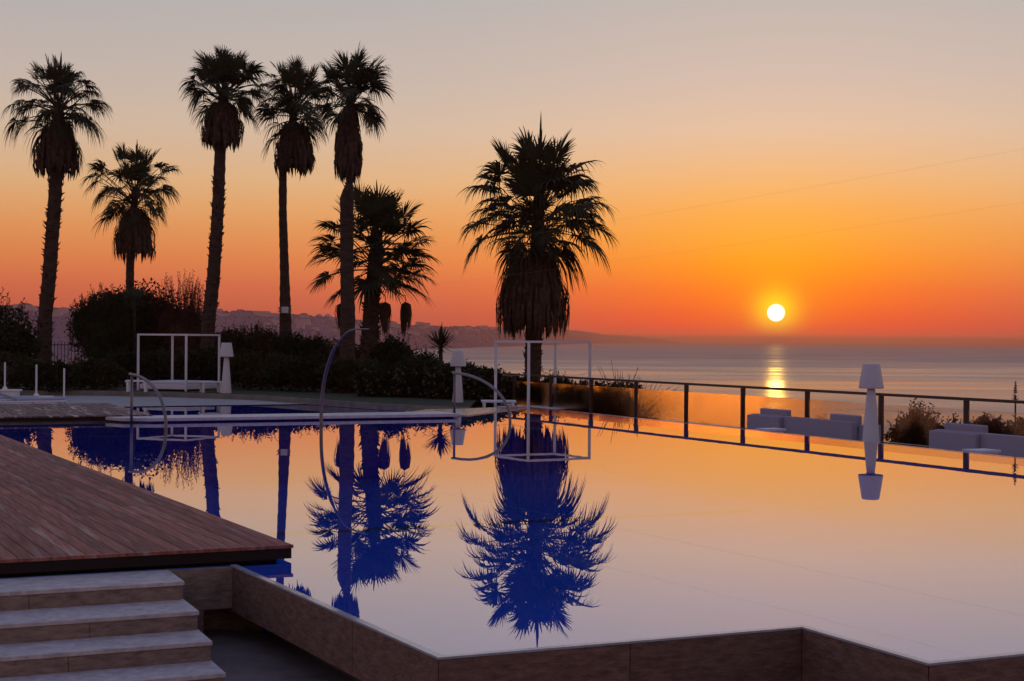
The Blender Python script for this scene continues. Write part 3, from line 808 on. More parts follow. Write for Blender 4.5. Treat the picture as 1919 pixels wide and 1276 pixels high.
    if skirt:
        x0, x1, ya, yb, ns = skirt; mb = MB(); za, zb_ = PD(hx, ya, d).z, PD(hx, yb, d).z
        cxs = (x0 + x1) / 2; hw = (x1 - x0) / 2 * sc_
        # thatch core
        prof = []
        for k in range(12):
            t = k / 11; z = za + (zb_ - za) * .86 * t
            prof.append((hw * .72 * (math.sin(min(1, t * 2.2 + .12) * math.pi / 2)) * (1 - .25 * max(0, t - .7) / .3), z))
        ctr, _ = on_trunk((za + zb_) / 2); cc = PD(cxs, (ya + yb) / 2, d); off = Vector((cc.x, cc.y, 0))
        n0 = len(mb.v); seg = 22
        for j, (rr, z) in enumerate(prof):
            for k in range(seg):
                a = 6.2832 * k / seg; q = rr * (1 + .16 * noise.noise(Vector((math.cos(a) * 2, math.sin(a) * 2, z * .5 + seed))))
                mb.v.append(off + Vector((q * math.cos(a), q * math.sin(a), z)))
        for j in range(len(prof) - 1):
            for k in range(seg): a = n0 + j * seg + k; b = n0 + j * seg + (k + 1) % seg; mb.f.append([a, b, b + seg, a + seg])
        for i in range(ns):
            a = r_.uniform(0, 6.2832); t = r_.random() ** 1.2 * .8; z = za + (zb_ - za) * t
            rr = hw * (.55 + .35 * min(1, t * 2.5)) * r_.uniform(.78, 1.12)
            s_ = Vector((-math.sin(a), math.cos(a), 0)); o = Vector((math.cos(a), math.sin(a), 0))
            L_ = min((za - zb_) * r_.uniform(.25, .6), (z - zb_) + (za - zb_) * r_.uniform(-.12, .10)); fl_ = .16 * r_.random() if r_.random() < .18 else -.08 * r_.random()
            p = off + o * rr + Vector((0, 0, z)); n0 = len(mb.v); w = r_.uniform(.03, .09)
            for tt, ww, oo in ((0, .6, -.10), (.3, 1, .06), (.7, .7, .03 + fl_ * .5), (1, .08, fl_)):
                c = p + o * oo + Vector((0, 0, -L_ * tt)) + s_ * r_.uniform(-.03, .03); mb.v.append(c - s_ * w * ww); mb.v.append(c + s_ * w * ww)
            for k in range(3): q = n0 + 2 * k; mb.f.append([q, q + 1, q + 3, q + 2])
        mb.build('dead_skirt', M_dead, root)
    if hang:
        for hx_, hy_, hl_ in hang:
            mb = MB(); p = PD(hx_, hy_, d); c, rr = on_trunk(PD(hx, y_bot, d).z)
            mb.tube([c, c.lerp(p, .7) + Vector((0, 0, .05)), p + Vector((0, 0, .25)), p], .02, 4, False)
            for k in range(54):
                a = r_.uniform(0, 6.283); o = Vector((math.cos(a), math.sin(a), 0)); s_ = Vector((-math.sin(a), math.cos(a), 0)); rr = r_.uniform(.08, .28)
                L_ = hl_ * sc_ * r_.choice((r_.uniform(.4, .75), r_.uniform(.6, 1.15))); n0 = len(mb.v)
                for tt, ww, oo in ((0, .02, .1), (.12, .05, .8), (.45, .05, 1), (.75, .035, .85), (1, .006, .7)):
                    c_ = p + o * rr * oo + Vector((0, 0, -L_ * tt)); mb.v.append(c_ - s_ * ww); mb.v.append(c_ + s_ * ww)
                for q in range(4): a_ = n0 + 2 * q; mb.f.append([a_, a_ + 1, a_ + 3, a_ + 2])
            mb.build('dead_frond', M_dead, root)
    return root
H1 = [(66, 147, 135, 34, .2), (95, 132, 100, 36, -.3), (118, 138, 62, 34, .3), (142, 144, 30, 34, -.2), (48, 164, 178, 34, .2), (163, 160, 5, 36, -.2), (172, 194, -10, 40, .2), (38, 196, 190, 36, -.2), (46, 220, 225, 44, .3), (156, 222, -40, 48, -.3),
      (105, 150, 90, 40, .9), (85, 170, 170, 40, -.9), (130, 175, 10, 42, .9), (80, 200, 210, 42, .9), (135, 205, -30, 42, -.9), (105, 215, -90, 36, -1.0)]
H2 = [(231, 296, 112, 32, .2), (258, 298, 86, 30, -.3), (283, 298, 60, 32, .3), (193, 312, 150, 36, .2), (184, 330, 200, 36, -.3), (308, 322, 20, 36, .3), (306, 354, -25, 38, -.2), (198, 356, 215, 36, .3), (216, 380, 235, 34, -.3), (290, 382, -55, 34, .3),
      (255, 320, 90, 40, .9), (235, 335, 160, 38, -.9), (278, 335, 20, 38, .9), (240, 360, 220, 36, .9), (275, 365, -40, 36, -.9)]
H3 = [(418, 122, 90, 40, .2), (388, 125, 125, 40, -.2), (444, 124, 60, 40, .3), (462, 136, 28, 40, -.3), (462, 147, 4, 38, .2), (381, 138, 150, 38, .2), (366, 151, 195, 34, -.2), (373, 172, 240, 44, .3), (470, 170, -25, 40, .2), (456, 188, -60, 34, -.3), (484, 168, -15, 36, .3),
      (418, 142, 90, 44, -.8), (400, 150, 120, 40, .8), (435, 150, 50, 40, .9), (410, 170, 200, 38, .9), (430, 175, -30, 38, -.9)]
H4 = [(526, 138, 112, 32, .2), (556, 134, 90, 34, -.2), (582, 138, 60, 30, .2), (516, 146, 160, 28, -.2), (528, 164, 200, 34, .3), (568, 154, -10, 36, -.3), (588, 166, 10, 36, .3), (511, 212, 195, 42, .2), (592, 182, 5, 42, -.2), (586, 224, -45, 44, .3), (598, 202, -15, 40, -.2),
      (540, 152, 100, 36, .8), (560, 170, 60, 36, -.8), (535, 190, 220, 36, .8), (575, 195, -40, 36, .9), (520, 190, 190, 38, -.6)]
H5 = [(646, 127, 100, 46, .2), (668, 116, 80, 46, -.2), (626, 144, 125, 44, .2), (690, 137, 50, 46, -.3), (698, 141, 22, 44, .3), (698, 162, 0, 46, .2), (618, 158, 185, 46, -.2), (692, 194, -20, 40, .3), (690, 214, -80, 36, -.3), (621, 203, 250, 44, .3),
      (655, 150, 90, 44, -.8), (640, 165, 150, 40, .9), (675, 165, 40, 40, .9), (660, 188, -100, 36, 1.0)]
palm(62, [(82, 690, 28), (84, 600, 26), (92, 520, 25), (101, 400, 24), (106, 320, 23), (110, 200, 20)], (110, 190, 240), 84, 14,
     (63, 150, 232, 328, 420), 'leftmost tall fan palm with a long brown thatch skirt and ragged drooping fronds', 1, spear=(115, 98), el_rng=(76, -30), droop=.55, boots=(.05, .75), bootlen=.13, expo=.8, top_reach=.8, hubs=H1)
palm(80, [(243, 600, 15), (244, 480, 15), (250, 400, 14), (255, 350, 12)], (255, 350, 400), 78, 12,
     (212, 292, 388, 487, 300), 'shorter fan palm rising from the big round bush, second from the left', 2, spear=(257, 262), el_rng=(78, -22), droop=.42, boots=(0, .5), bootlen=.05, expo=.75, top_reach=.8, hubs=H2)
palm(60, [(388, 690, 26), (390, 610, 25), (400, 520, 24), (408, 400, 22), (413, 275, 21), (420, 165, 18)], (420, 170, 200), 80, 10,
     (378, 456, 190, 276, 420), 'tall fan palm with an upright brushy crown behind the left daybed frame', 3, el_rng=(80, -22), boots=(.1, .72), bootlen=.09, expo=.7, hubs=H3)
palm(64, [(536, 690, 25), (535, 600, 22), (533, 500, 17), (530, 400, 15), (530, 325, 15), (552, 205, 14)], (552, 205, 235), 78, 10,
     (514, 590, 228, 327, 420), 'tall fan palm with a smooth slim trunk and a white box strapped to it', 4, el_rng=(76, -25), boots=(.1, .3), bootlen=.04, droop=.4, expo=.7, hubs=H4)
palm(55, [(650, 720, 30), (652, 600, 28), (650, 480, 25), (650, 372, 26), (655, 345, 14), (656, 240, 16), (657, 180, 16)], (657, 182, 205), 88, 8,
     (628, 678, 200, 332, 420), 'tallest fan palm with wide spread fronds, its trunk crossing in front of a lower crown', 5, el_rng=(76, -18), boots=(.52, .75), bootlen=.08, expo=.7, hubs=H5)
H6 = [(707, 385, 88, 48, .2), (678, 382, 105, 46, -.3), (738, 390, 62, 46, .2), (757, 408, 45, 46, -.3), (766, 432, 24, 50, .3), (780, 453, 8, 42, -.4), (780, 476, -6, 44, .3), (774, 495, -4, 48, -.6),
      (776, 514, -14, 46, .5), (766, 540, -24, 50, -.2), (742, 530, -35, 44, .6), (634, 428, 155, 46, .2), (624, 452, 170, 44, -.3), (622, 482, 192, 46, .4), (618, 518, 212, 42, -.4), (640, 545, 215, 40, .3),
      (726, 508, -60, 42, -.9), (680, 520, -120, 42, -.9), (650, 400, 130, 44, .4), (735, 425, 50, 44, -1.0), (676, 425, 120, 44, -1.1), (706, 410, 90, 48, 1.0), (742, 470, 10, 44, 1.2), (668, 470, 175, 44, 1.2), (745, 490, -20, 42, -1.2), (665, 500, 200, 42, -1.2), (760, 470, 15, 42, 1.0), (645, 470, 170, 42, -.9), (700, 400, 95, 46, -.6), (722, 400, 75, 44, .8)]
palm(58, [(690, 700, 34), (692, 640, 32), (697, 560, 29), (705, 480, 28), (706, 430, 20)], (706, 440, 520), 108, 16,
     None, 'low round fan palm without a skirt, with three dead fronds hanging under its crown', 6, el_rng=(76, -10), hang=((640, 568, 62), (722, 566, 62), (760, 566, 60)), boots=(.1, .85), bootlen=.13, droop=.26, expo=.85, top_reach=.8, hubs=H6)
H7 = [(994, 292, 98, 62, .2), (1012, 300, 82, 54, -.5), (950, 304, 118, 62, .2), (938, 330, 140, 52, -.4), (1038, 298, 62, 68, .2), (1064, 324, 28, 72, -.3), (1072, 346, 14, 62, .5), (928, 356, 168, 70, .2),
      (944, 380, 178, 60, -.5), (1092, 382, 6, 66, .3), (1080, 402, -8, 60, -.6), (906, 414, 205, 50, .2), (912, 446, 225, 56, -.3), (1106, 424, -14, 54, .3), (1094, 448, -38, 62, -.3), (964, 462, -100, 48, -.9),
      (1056, 462, -50, 66, -.4), (1030, 470, -70, 44, .8), (985, 350, 110, 60, -1.1), (1030, 352, 60, 60, -1.2), (1000, 400, 150, 60, -1.5), (1040, 400, 20, 60, -1.4), (960, 400, 190, 54, -1.2), (1058, 420, -15, 56, -1.1), (985, 440, -140, 48, -1.3),
      (990, 360, 120, 60, 1.2), (1035, 370, 50, 60, 1.3), (955, 420, 200, 56, 1.3), (1070, 400, 0, 58, 1.3), (1015, 330, 88, 60, .9), (970, 330, 125, 56, .8), (1048, 345, 40, 60, .9), (930, 400, 188, 52, 1.0), (1020, 445, -60, 46, 1.2)]
palm(63, [(998, 720, 30), (1000, 640, 31), (1004, 560, 32), (1008, 450, 26), (1010, 350, 18)], (1010, 370, 480), 120, 18,
     (930, 1068, 478, 625, 950), 'large lone fan palm with a wide shaggy skirt behind the right daybed frame', 7, spear=(1014, 212), el_rng=(70, -8), boots=(0, .45), bootlen=.10, top_reach=.86, droop=.42, expo=.8, hubs=H7)

# white box with cables on a palm trunk
jb = thing('junction_box', PD(534, 586, 63.6), 'small white box with thin cables strapped to a slim palm trunk', 'box')
c = PD(534, 580.5, 63.55); MB().box(c, (.26, .12, .26)).build('case', M_white, jb)
mb = MB()
for k in range(6):
    y = 576 + k * 2; a = PD(519 + (k % 3) * 2, y, 63.5); b = PD(546, y + .5, 63.5); mb.tube([a, b], .009, 5)
mb.build('cables', M_cable, jb)

# overhead cables strung from the low palm to a mast beyond the frame on the right
for (y1, y2, yl, lab) in ((275, 410, 486, 'upper thin cable sloping across the sky right of the palms'), (372, 476, 548, 'lower thin cable sloping across the sky right of the palms')):
    a, b = PD(700, yl, 58), PD(2300, y1 - (381 * (y2 - y1) / 789), 38)
    pts = []
    for i in range(25):
        t = i / 24; p = a.lerp(b, t); p.z -= .10 * math.sin(t * math.pi); pts.append(p)
    tag(MB().tube(pts, .0014, 5).build('overhead_cable', M_cable), lab, 'cable')

# ------------------------------------------------------------------ shrubs
def leafy(mb, c, rad, n, size, r_, top_only=False, flat=1.0, lo=-.3):
    for i in range(n):
        a = r_.uniform(0, 6.2832); zz = r_.uniform(lo, 1.0); rr = math.sqrt(max(0, 1 - zz * zz)); k = r_.uniform(.70, 1.10)
        lump = 1 + .22 * noise.noise(Vector((math.cos(a) * rr * 2.2, math.sin(a) * rr * 2.2, zz * 2.2 + c.x)))
        p = c + Vector((rad[0] * rr * math.cos(a), rad[1] * rr * math.sin(a), rad[2] * zz)) * k * lump
        d = Vector((r_.uniform(-1, 1), r_.uniform(-1, 1), r_.uniform(-.5, 1.1))).normalized(); s_ = d.orthogonal().normalized(); s_ = (s_ * math.cos(a) + d.cross(s_) * math.sin(a))
        L_ = size * r_.uniform(.6, 1.4); w = L_ * .28; n0 = len(mb.v)
        mb.v += [p, p + d * L_ * .5 - s_ * w, p + d * L_, p + d * L_ * .5 + s_ * w]; mb.f.append([n0, n0 + 1, n0 + 2, n0 + 3])
def core(mb, c, rad, seed, k=.66):
    n0 = len(mb.v); ns, nr = 16, 9
    for j in range(nr + 1):
        th = math.pi * j / nr
        for i in range(ns):
            a = 6.2832 * i / ns; d = Vector((math.sin(th) * math.cos(a), math.sin(th) * math.sin(a), math.cos(th)))
            q = k * (1 + .28 * noise.noise(d * 2.2 + Vector((c.x, seed, 0)))); mb.v.append(c + Vector((d.x * rad[0], d.y * rad[1], d.z * rad[2])) * q)
    for j in range(nr):
        for i in range(ns): a = n0 + j * ns + i; b = n0 + j * ns + (i + 1) % ns; mb.f.append([a, b, b + ns, a + ns])
def sprigs(mb, tw, c, rad, n, L0, r_, leaf, spread=.35):
    for i in range(n):
        a = r_.uniform(0, 6.2832); q = r_.random() ** .5 * .92; b = c + Vector((rad[0] * q * math.cos(a), rad[1] * q * math.sin(a), rad[2] * math.sqrt(max(.05, 1 - q * q)) * .85))
        d = Vector((math.cos(a) * spread * q + r_.uniform(-.2, .2), math.sin(a) * spread * q, 1)).normalized(); L_ = L0 * r_.uniform(.4, 1.2)
        e = b + d * L_; mb.tube([b - d * .3, b + d * L_ * .5 + Vector((r_.uniform(-.04, .04), 0, 0)), e], [.012, .009, .004], 4, False)
        m_ = int(L_ / .05)
        for k in range(m_):
            p = b + d * L_ * (k + .5) / m_; t = r_.uniform(0, 6.283); dd = (Vector((math.cos(t), math.sin(t), r_.uniform(.3, .9)))).normalized(); s_ = dd.orthogonal().normalized(); l = leaf * r_.uniform(.7, 1.3); n0 = len(mb.v)
            mb.v += [p, p + dd * l * .5 - s_ * l * .2, p + dd * l, p + dd * l * .5 + s_ * l * .2]; mb.f.append([n0, n0 + 1, n0 + 2, n0 + 3])
def bush(name, px, ytop, wpx, d, label, seed, m=None, zbase=-.2, leaf=.14, nl=1500, nsp=14, spl=.5, group=None, flowers=0, cat='shrub', depth=.75, up=0.0):
    r_ = random.Random(seed); top = PD(px, ytop, d).z - spl * .35; w = wpx * d / F / 2; h = top - zbase
    root = thing(name, (PD(px, ytop, d).x, d, zbase), label, cat, group)
    c = Vector((root.location.x, d, zbase + h * .5 + up)); mb = MB(); tw = MB(); rad = (w, w * depth, h * .5)
    subs = [(c, rad)]
    for i in range(4):
        a = r_.uniform(0, 6.28); k = r_.uniform(.45, .62)
        subs.append((c + Vector((w * .55 * math.cos(a), w * .35 * math.sin(a), h * r_.uniform(-.12, .26) * .8)), (w * k, w * k * depth, h * k * .5)))
    for (cc, rr) in subs: core(mb, cc, rr, seed)
    for (cc, rr) in subs: leafy(mb, cc, rr, int(nl * .55) if cc is not c else int(nl * 1.1), leaf, r_, lo=-.9)
    sprigs(mb, tw, c, rad, nsp, spl, r_, leaf * .75)
    tw.tube([Vector((c.x, d, zbase - .1)), c], [.05, .03], 6, False)
    mb.build('foliage', m or M_bush, root); tw.build('stem', M_twig, root)
    if flowers:
        fm = MB()
        for i in range(flowers):
            a = r_.uniform(math.pi, 2 * math.pi); zz = r_.uniform(-.5, .8); rr = math.sqrt(1 - zz * zz)
            p = c + Vector((rad[0] * rr * math.cos(a), rad[1] * rr * math.sin(a), rad[2] * zz)) * 1.04
            for k in range(4):
                t = k * 1.57 + a; n0 = len(fm.v); d1 = Vector((math.cos(t), -.4, math.sin(t))); s1 = Vector((-math.sin(t), 0, math.cos(t)))
                fm.v += [p, p + d1 * .025 - s1 * .018, p + d1 * .05, p + d1 * .025 + s1 * .018]; fm.f.append([n0, n0 + 1, n0 + 2, n0 + 3])
        fm.build('blossoms', M_flower, root)
    return root
bush('tall_shrub', -5, 562, 140, 57, 'dark bushy shrub at the left edge of the photo, cut by the frame', 31, nl=3200, nsp=40, spl=.9, leaf=.16)
bush('tall_shrub', 192, 545, 112, 64, 'left lobe of the tall greenery, with airy twigs against the orange sky', 32, nl=2600, nsp=90, spl=.9, leaf=.12)
bush('tall_shrub', 262, 534, 190, 66, 'big round dark bush at the foot of the second palm', 33, nl=4200, nsp=40, spl=.4, leaf=.15, m=M_bush)
bush('tall_shrub', 345, 530, 110, 65, 'reddish feathery bush between the big round bush and the third palm', 34, M_bushr, nl=2000, nsp=120, spl=1.2, leaf=.11)
bush('shrub', 470, 608, 150, 62, 'olive mounded shrub with a brushy top, right of the left floor lamp', 35, M_bush2, nl=2600, nsp=80, spl=.5)
bush('shrub', 560, 622, 120, 61, 'dark shrub at the foot of the slim palm with the white box', 36, nl=2200, nsp=30, spl=.5)
bush('shrub', 640, 636, 110, 60, 'low dark shrub left of the crossing palm trunks', 37, M_bush2, nl=1800, nsp=30, spl=.4)
bush('shrub', 735, 628, 80, 57, 'leafy shrub with round leaf clusters just right of the low palm trunk', 38, nl=1200, nsp=22, spl=.5, leaf=.18)
bush('shrub', 792, 655, 90, 54, 'dark shrub at the foot of the spiky yucca', 39, nl=1300, nsp=30, spl=.5)
for i, (px, yt, w, d, lab) in enumerate([
    (-30, 655, 190, 55, 'low dark hedge bush at the far left behind the parasol poles'),
    (90, 676, 120, 54.5, 'low dark hedge bush below the gap with the iron fence'),
    (175, 672, 110, 56, 'low dark hedge bush left of the left daybed frame'),
    (245, 655, 120, 59.5, 'dark hedge bush behind the left post of the left daybed frame'),
    (330, 650, 130, 60, 'dark hedge bush seen through the left daybed frame'),
    (405, 648, 110, 59.5, 'dark hedge bush behind the left floor lamp'),
    (490, 660, 130, 57, 'dark hedge bush between the left floor lamp and the steel shower'),
    (575, 665, 130, 55.5, 'dark hedge bush behind the curved steel shower pole'),
    (655, 668, 110, 54, 'dark hedge bush right of the curved steel shower pole')]):
    bush('hedge_bush', px, yt, w, d, lab, 50 + i, M_bush if i % 2 else M_bush2, nl=1700, nsp=18, spl=.3, group='low hedge behind the lawn', depth=.6)
for i, (px, yt, w, d, lab) in enumerate([
    (720, 680, 110, 51, 'flowering hedge bush dotted with pale blossoms, left end of the front hedge'),
    (785, 672, 100, 50.5, 'flowering hedge bush left of the middle floor lamp'),
    (850, 676, 110, 49.5, 'flowering hedge bush right behind the middle floor lamp'),
    (915, 688, 100, 49, 'flowering hedge bush behind the curved pool handrail'),
    (968, 702, 80, 49.5, 'flowering hedge bush at the foot of the lone palm')]):
    bush('flowering_bush', px, yt, w, d, lab, 70 + i, M_bush, zbase=-.35, nl=1900, nsp=20, spl=.3, group='flowering hedge in front of the palms', flowers=46)
bush('shrub', 1040, 698, 80, 48.5, 'leafy dark shrub between the posts of the right daybed frame', 81, nl=1500, nsp=30, spl=.45, zbase=-.7)
bush('shrub', 1098, 712, 80, 46.5, 'dark shrub behind the right post of the right daybed frame', 82, nl=1500, nsp=40, spl=.3, zbase=-.8)
bush('shrub', 1165, 716, 110, 45.0, 'dark mound of shrub under the plumed grass behind the railing', 83, M_bush, nl=2200, nsp=60, spl=.25, zbase=-.9)
bush('shrub', 1716, 768, 92, 34.0, 'spiky reddish shrub behind the railing right of the right floor lamp', 84, M_bushr, nl=1500, nsp=46, spl=.42, zbase=-1.0, leaf=.13)
bush('shrub', 1782, 790, 60, 33.0, 'thin reddish shrub behind the railing post above the right sofa', 85, M_bushr, nl=700, nsp=26, spl=.35, zbase=-1.1)
bush('shrub', 1850, 783, 90, 31.5, 'red brown bush behind the right sofa, left part of the row', 86, M_bushr, nl=1700, nsp=60, spl=.25, zbase=-1.1)
bush('shrub', 1930, 786, 110, 31.0, 'red brown bush cut by the right edge of the photo', 87, M_bushr, nl=1700, nsp=60, spl=.25, zbase=-1.1)
bush('shrub', 1314, 796, 34, 38.5, 'small tuft of shrub showing above the edge between two railing posts', 88, M_bushr, nl=300, nsp=16, spl=.25, zbase=-1.0, leaf=.08)
bush('shrub', 1542, 783, 40, 35, 'small shrub peeping over the left sofa between its two cushions', 89, M_bushr, nl=400, nsp=20, spl=.25, zbase=-1.0, leaf=.08)

# plumed grass and bare stalks
def grass(px, y0, d, n, hpx, spread, label, seed, m, zb, name='ornamental_grass', up=.5):
    r_ = random.Random(seed); b = PD(px, y0, d); root = thing(name, (b.x, b.y, zb), label, 'plant'); mb = MB()
    for i in range(n):
        a = r_.uniform(0, 6.2832); L_ = hpx * d / F * r_.uniform(.35, 1.0); o = Vector((math.cos(a), math.sin(a) * .6, 0)); k = r_.random() ** up
        p0 = Vector((b.x, b.y, zb)) + o * r_.uniform(0, .3); s_ = Vector((1, 0, 0)); n0 = len(mb.v)
        for t in (0, .25, .5, .75, 1):
            c = p0 + o * spread * k * t * t * L_ + Vector((0, 0, L_ * (t - .42 * k * t * t))); w = .014 * (1 - t * .6); mb.v.append(c - s_ * w); mb.v.append(c + s_ * w)
        for q in range(4): a_ = n0 + 2 * q; mb.f.append([a_, a_ + 1, a_ + 3, a_ + 2])
    mb.build('blades', m, root); return root
grass(1160, 760, 44.3, 110, 152, .45, 'tall plumed ornamental grass rising over the railing', 91, M_grass, -.9, up=.6)
grass(1205, 770, 43.6, 240, 132, .8, 'arching dark grass tuft over the glass beside the first free railing post', 92, M_grass, -.95, up=.3)
grass(578, 640, 60.5, 16, 95, .14, 'bare reddish stalks sticking up right of the slim palm', 93, M_bushr, -.2, 'bare_stalks', up=1)

# yucca
r_ = random.Random(95); yb = PD(826, 648, 52.5); yk = thing('yucca', (yb.x, yb.y, -.2), 'spiky yucca rosette standing above the hedge left of the middle floor lamp', 'plant')
MB().tube([Vector((yb.x, yb.y, -.3)), yb], [.09, .07], 8).build('stem', M_trunk, yk)
mb = MB()
for i in range(110):
    a = r_.uniform(0, 6.283); el = R(r_.uniform(-25, 88)); d = Vector((math.cos(a) * math.cos(el), math.sin(a) * math.cos(el), math.sin(el))); L_ = .88 * r_.uniform(.75, 1.05); s_ = d.cross(Vector((0, 0, 1))).normalized()
    p = yb + Vector((0, 0, r_.uniform(-.15, .1))); n0 = len(mb.v)
    for t, w in ((0, .02), (.4, .030), (.8, .015), (1, .002)): mb.v.append(p + d * L_ * t - s_ * w); mb.v.append(p + d * L_ * t + s_ * w)
    for q in range(3): a_ = n0 + 2 * q; mb.f.append([a_, a_ + 1, a_ + 3, a_ + 2])
mb.build('leaves', M_frond, yk)

# flower spike at the right
sb = PD(1903, 800, 30.0); fs = thing('flower_spike', (sb.x, sb.y, -1.2), 'dark pointed flower spike above the railing at the far right', 'plant')
tp = PD(1903, 742, 30.0); MB().tube([Vector((sb.x, sb.y, -1.3)), tp], [.025, .015], 6).build('stalk', M_twig, fs)
mb = MB()
for i in range(150):
    t = r_.random(); p = tp + Vector((0, 0, -.15 + .45 * t)); rr = .09 * (1 - t) ** .7 + .01; a = r_.uniform(0, 6.28); o = Vector((math.cos(a), math.sin(a), .35)); s_ = Vector((-math.sin(a), math.cos(a), 0)) * .02; n0 = len(mb.v)
    mb.v += [p - s_, p + s_, p + o * rr * 1.1]; mb.f.append([n0, n0 + 1, n0 + 2])
mb.build('bloom', M_bushr, fs)
# young fan leaves at the foot of the second palm
fb = PD(252, 565, 64.3); r_ = random.Random(97); yf = thing('young_fan_palm', (fb.x, fb.y, -.2), 'young fan palm leaves spreading from the big round bush', 'palm')
mb = MB()
for i in range(12): frond(mb, Vector((fb.x, fb.y, fb.z - .3)), R(r_.uniform(-30, 210)), R(r_.uniform(15, 75)), .7, .75, r_, .15, 0, .2, 18)
mb.build('leaves', M_frond, yf); MB().tube([Vector((fb.x, fb.y, -.3)), Vector((fb.x, fb.y, fb.z - .25))], .08, 8).build('trunk', M_trunk, yf)

# ------------------------------------------------------------------ iron fence
fa, fz = PD(70, 641, 70), PD(210, 641, 71)
ife = thing('iron_fence', (fa.x, fa.y, -.2), 'black iron bar fence glimpsed in the gap beside the leftmost palm trunk', 'fence')
mb = MB(); nb = 22
for i in range(nb + 1):
    p = fa.lerp(fz, i / nb); mb.tube([Vector((p.x, p.y, -.2)), Vector((p.x, p.y, fa.z + .02))], .018, 5)
mb.build('bars', M_iron, ife)
mb = MB()
for z in (fa.z - .12, .1): mb.tube([Vector((fa.x, fa.y, z)), Vector((fz.x, fz.y, z))], .022, 5)
mb.build('rails', M_iron, ife)

# ------------------------------------------------------------------ railing
rl = thing('glass_railing', W(17.2, 15, -.42), 'dark metal railing with glass panels running along the terrace above the sea', 'railing')
def rail_pt(d): return Vector((.4795 * (48.2 - d), d, 0))
TOPZ = .735; DD = 2.32; dposts = [41.04 - DD * k for k in range(-5, 13)]
rd = (rail_pt(20) - rail_pt(40)).normalized(); rn = Vector((-rd.y, rd.x, 0))
a, b = rail_pt(dposts[0] + .6), rail_pt(dposts[-1]); L_ = (b - a).length
MB().box((a + b) / 2 + Vector((0, 0, TOPZ - .03)), (L_, .07, .06), (rd, rn, Vector((0, 0, 1)))).build('handrail', M_rail, rl)
MB().box((a + b) / 2 + Vector((0, 0, -.36)), (L_, .16, .12), (rd, rn, Vector((0, 0, 1)))).build('base_kerb', M_rail, rl)
for i, d in enumerate(dposts):
    p = rail_pt(d)
    MB().box(p + Vector((0, 0, (TOPZ - .06 - .295) / 2)), (.055, .11, TOPZ - .06 + .295), (rd, rn, Vector((0, 0, 1)))).build('post', M_rail, rl)
    if i < len(dposts) - 1:
        q = rail_pt(dposts[i + 1]); w = (q - p).length - .11
        MB().box((p + q) / 2 + Vector((0, 0, (.50 - .27) / 2)), (w, .012, .77), (rd, rn, Vector((0, 0, 1)))).build('glass_panel', M_glass, rl)

# ------------------------------------------------------------------ daybed frames
Z3 = Vector((0, 0, 1))
def gazebo(front, rv, lv, z0, hgt, label, bedh, side=2.12):
    fr = Vector((front[0], front[1], 0)); rv = Vector((*rv, 0)).normalized(); lv = Vector((*lv, 0)).normalized()
    root = thing('daybed_frame', (fr + (rv + lv) * side / 2) + Z3 * z0, label, 'daybed'); t = .065
    cs = [fr, fr + rv * side, fr + (rv + lv) * side, fr + lv * side]
    for c in cs: MB().box(c + Z3 * (z0 + hgt / 2 - t / 2), (t, t, hgt - t), (rv, lv, Z3)).build('post', M_white, root)
    for i in range(4):
        a, b = cs[i], cs[(i + 1) % 4]; d = (b - a).normalized(); o = d.cross(Z3)
        ext = t / 2 if i % 2 == 0 else -t / 2
        MB().box((a + b) / 2 + Z3 * (z0 + hgt - t / 2), (side + 2 * ext, t, t), (d, o, Z3)).build('top_beam', M_white, root)
        if i % 2 == 1 and bedh < .1:
            pts = [a.lerp(b, k / 10) + Z3 * (z0 + hgt * .50 + (.12 * (2 * k / 10 - 1) ** 2)) for k in range(11)]
            MB().tube(pts, .006, 4).build('cord', M_cable, root)
    ctr = fr + (rv + lv) * side / 2
    MB().box(ctr + Z3 * (z0 + bedh * .5 + .04), (side - .08, side - .08, bedh - .04), (rv, lv, Z3)).build('bed_platform', M_white, root, bevel=.02)
    if bedh > .2: MB().box(ctr + Z3 * (z0 + bedh + .075), (side - .2, side - .2, .10), (rv, lv, Z3)).build('mattress', M_lamp, root, bevel=.03)
    return root
gazebo((.5, 44.2), (1.87, 1.0), (-1.0, 1.87), -.32, 2.12, 'open white cube daybed frame in front of the lone palm', .07)
gazebo((-11.88, 54.3), (.386, .92), (-.92, .386), -.14, 2.10, 'open white cube daybed frame on the lawn at the left', .22)

# ------------------------------------------------------------------ floor lamps
def lamp(px, ybot, d, zb, label):
    p = PD(px, ybot, d); root = thing('floor_lamp', (p.x, p.y, zb), label, 'floor lamp', 'oversized white floor lamps'); c = (p.x, p.y, zb)
    MB().lathe([(.01, 0), (.185, 0), (.19, .012), (.185, .05), (.14, .62), (.098, 1.12), (.082, 1.24), (.09, 1.275), (.02, 1.30)], 32, c).build('base', M_lamp, root, smooth=True)
    MB().lathe([(.03, 1.302), (.235, 1.296), (.25, 1.305), (.25, 1.325), (.178, 1.775), (.172, 1.795), (.16, 1.80), (.01, 1.80)], 32, c).build('lamp_shade', M_lamp, root, smooth=True)
lamp(424, 737, 52.9, -.15, 'white floor lamp beside the left daybed frame on the lawn')
lamp(858, 765, 46.6, -.32, 'white floor lamp at the far pool corner in front of the hedge')
lamp(1632, 840, 30.3, -.42, 'white floor lamp by the infinity edge against the sea')

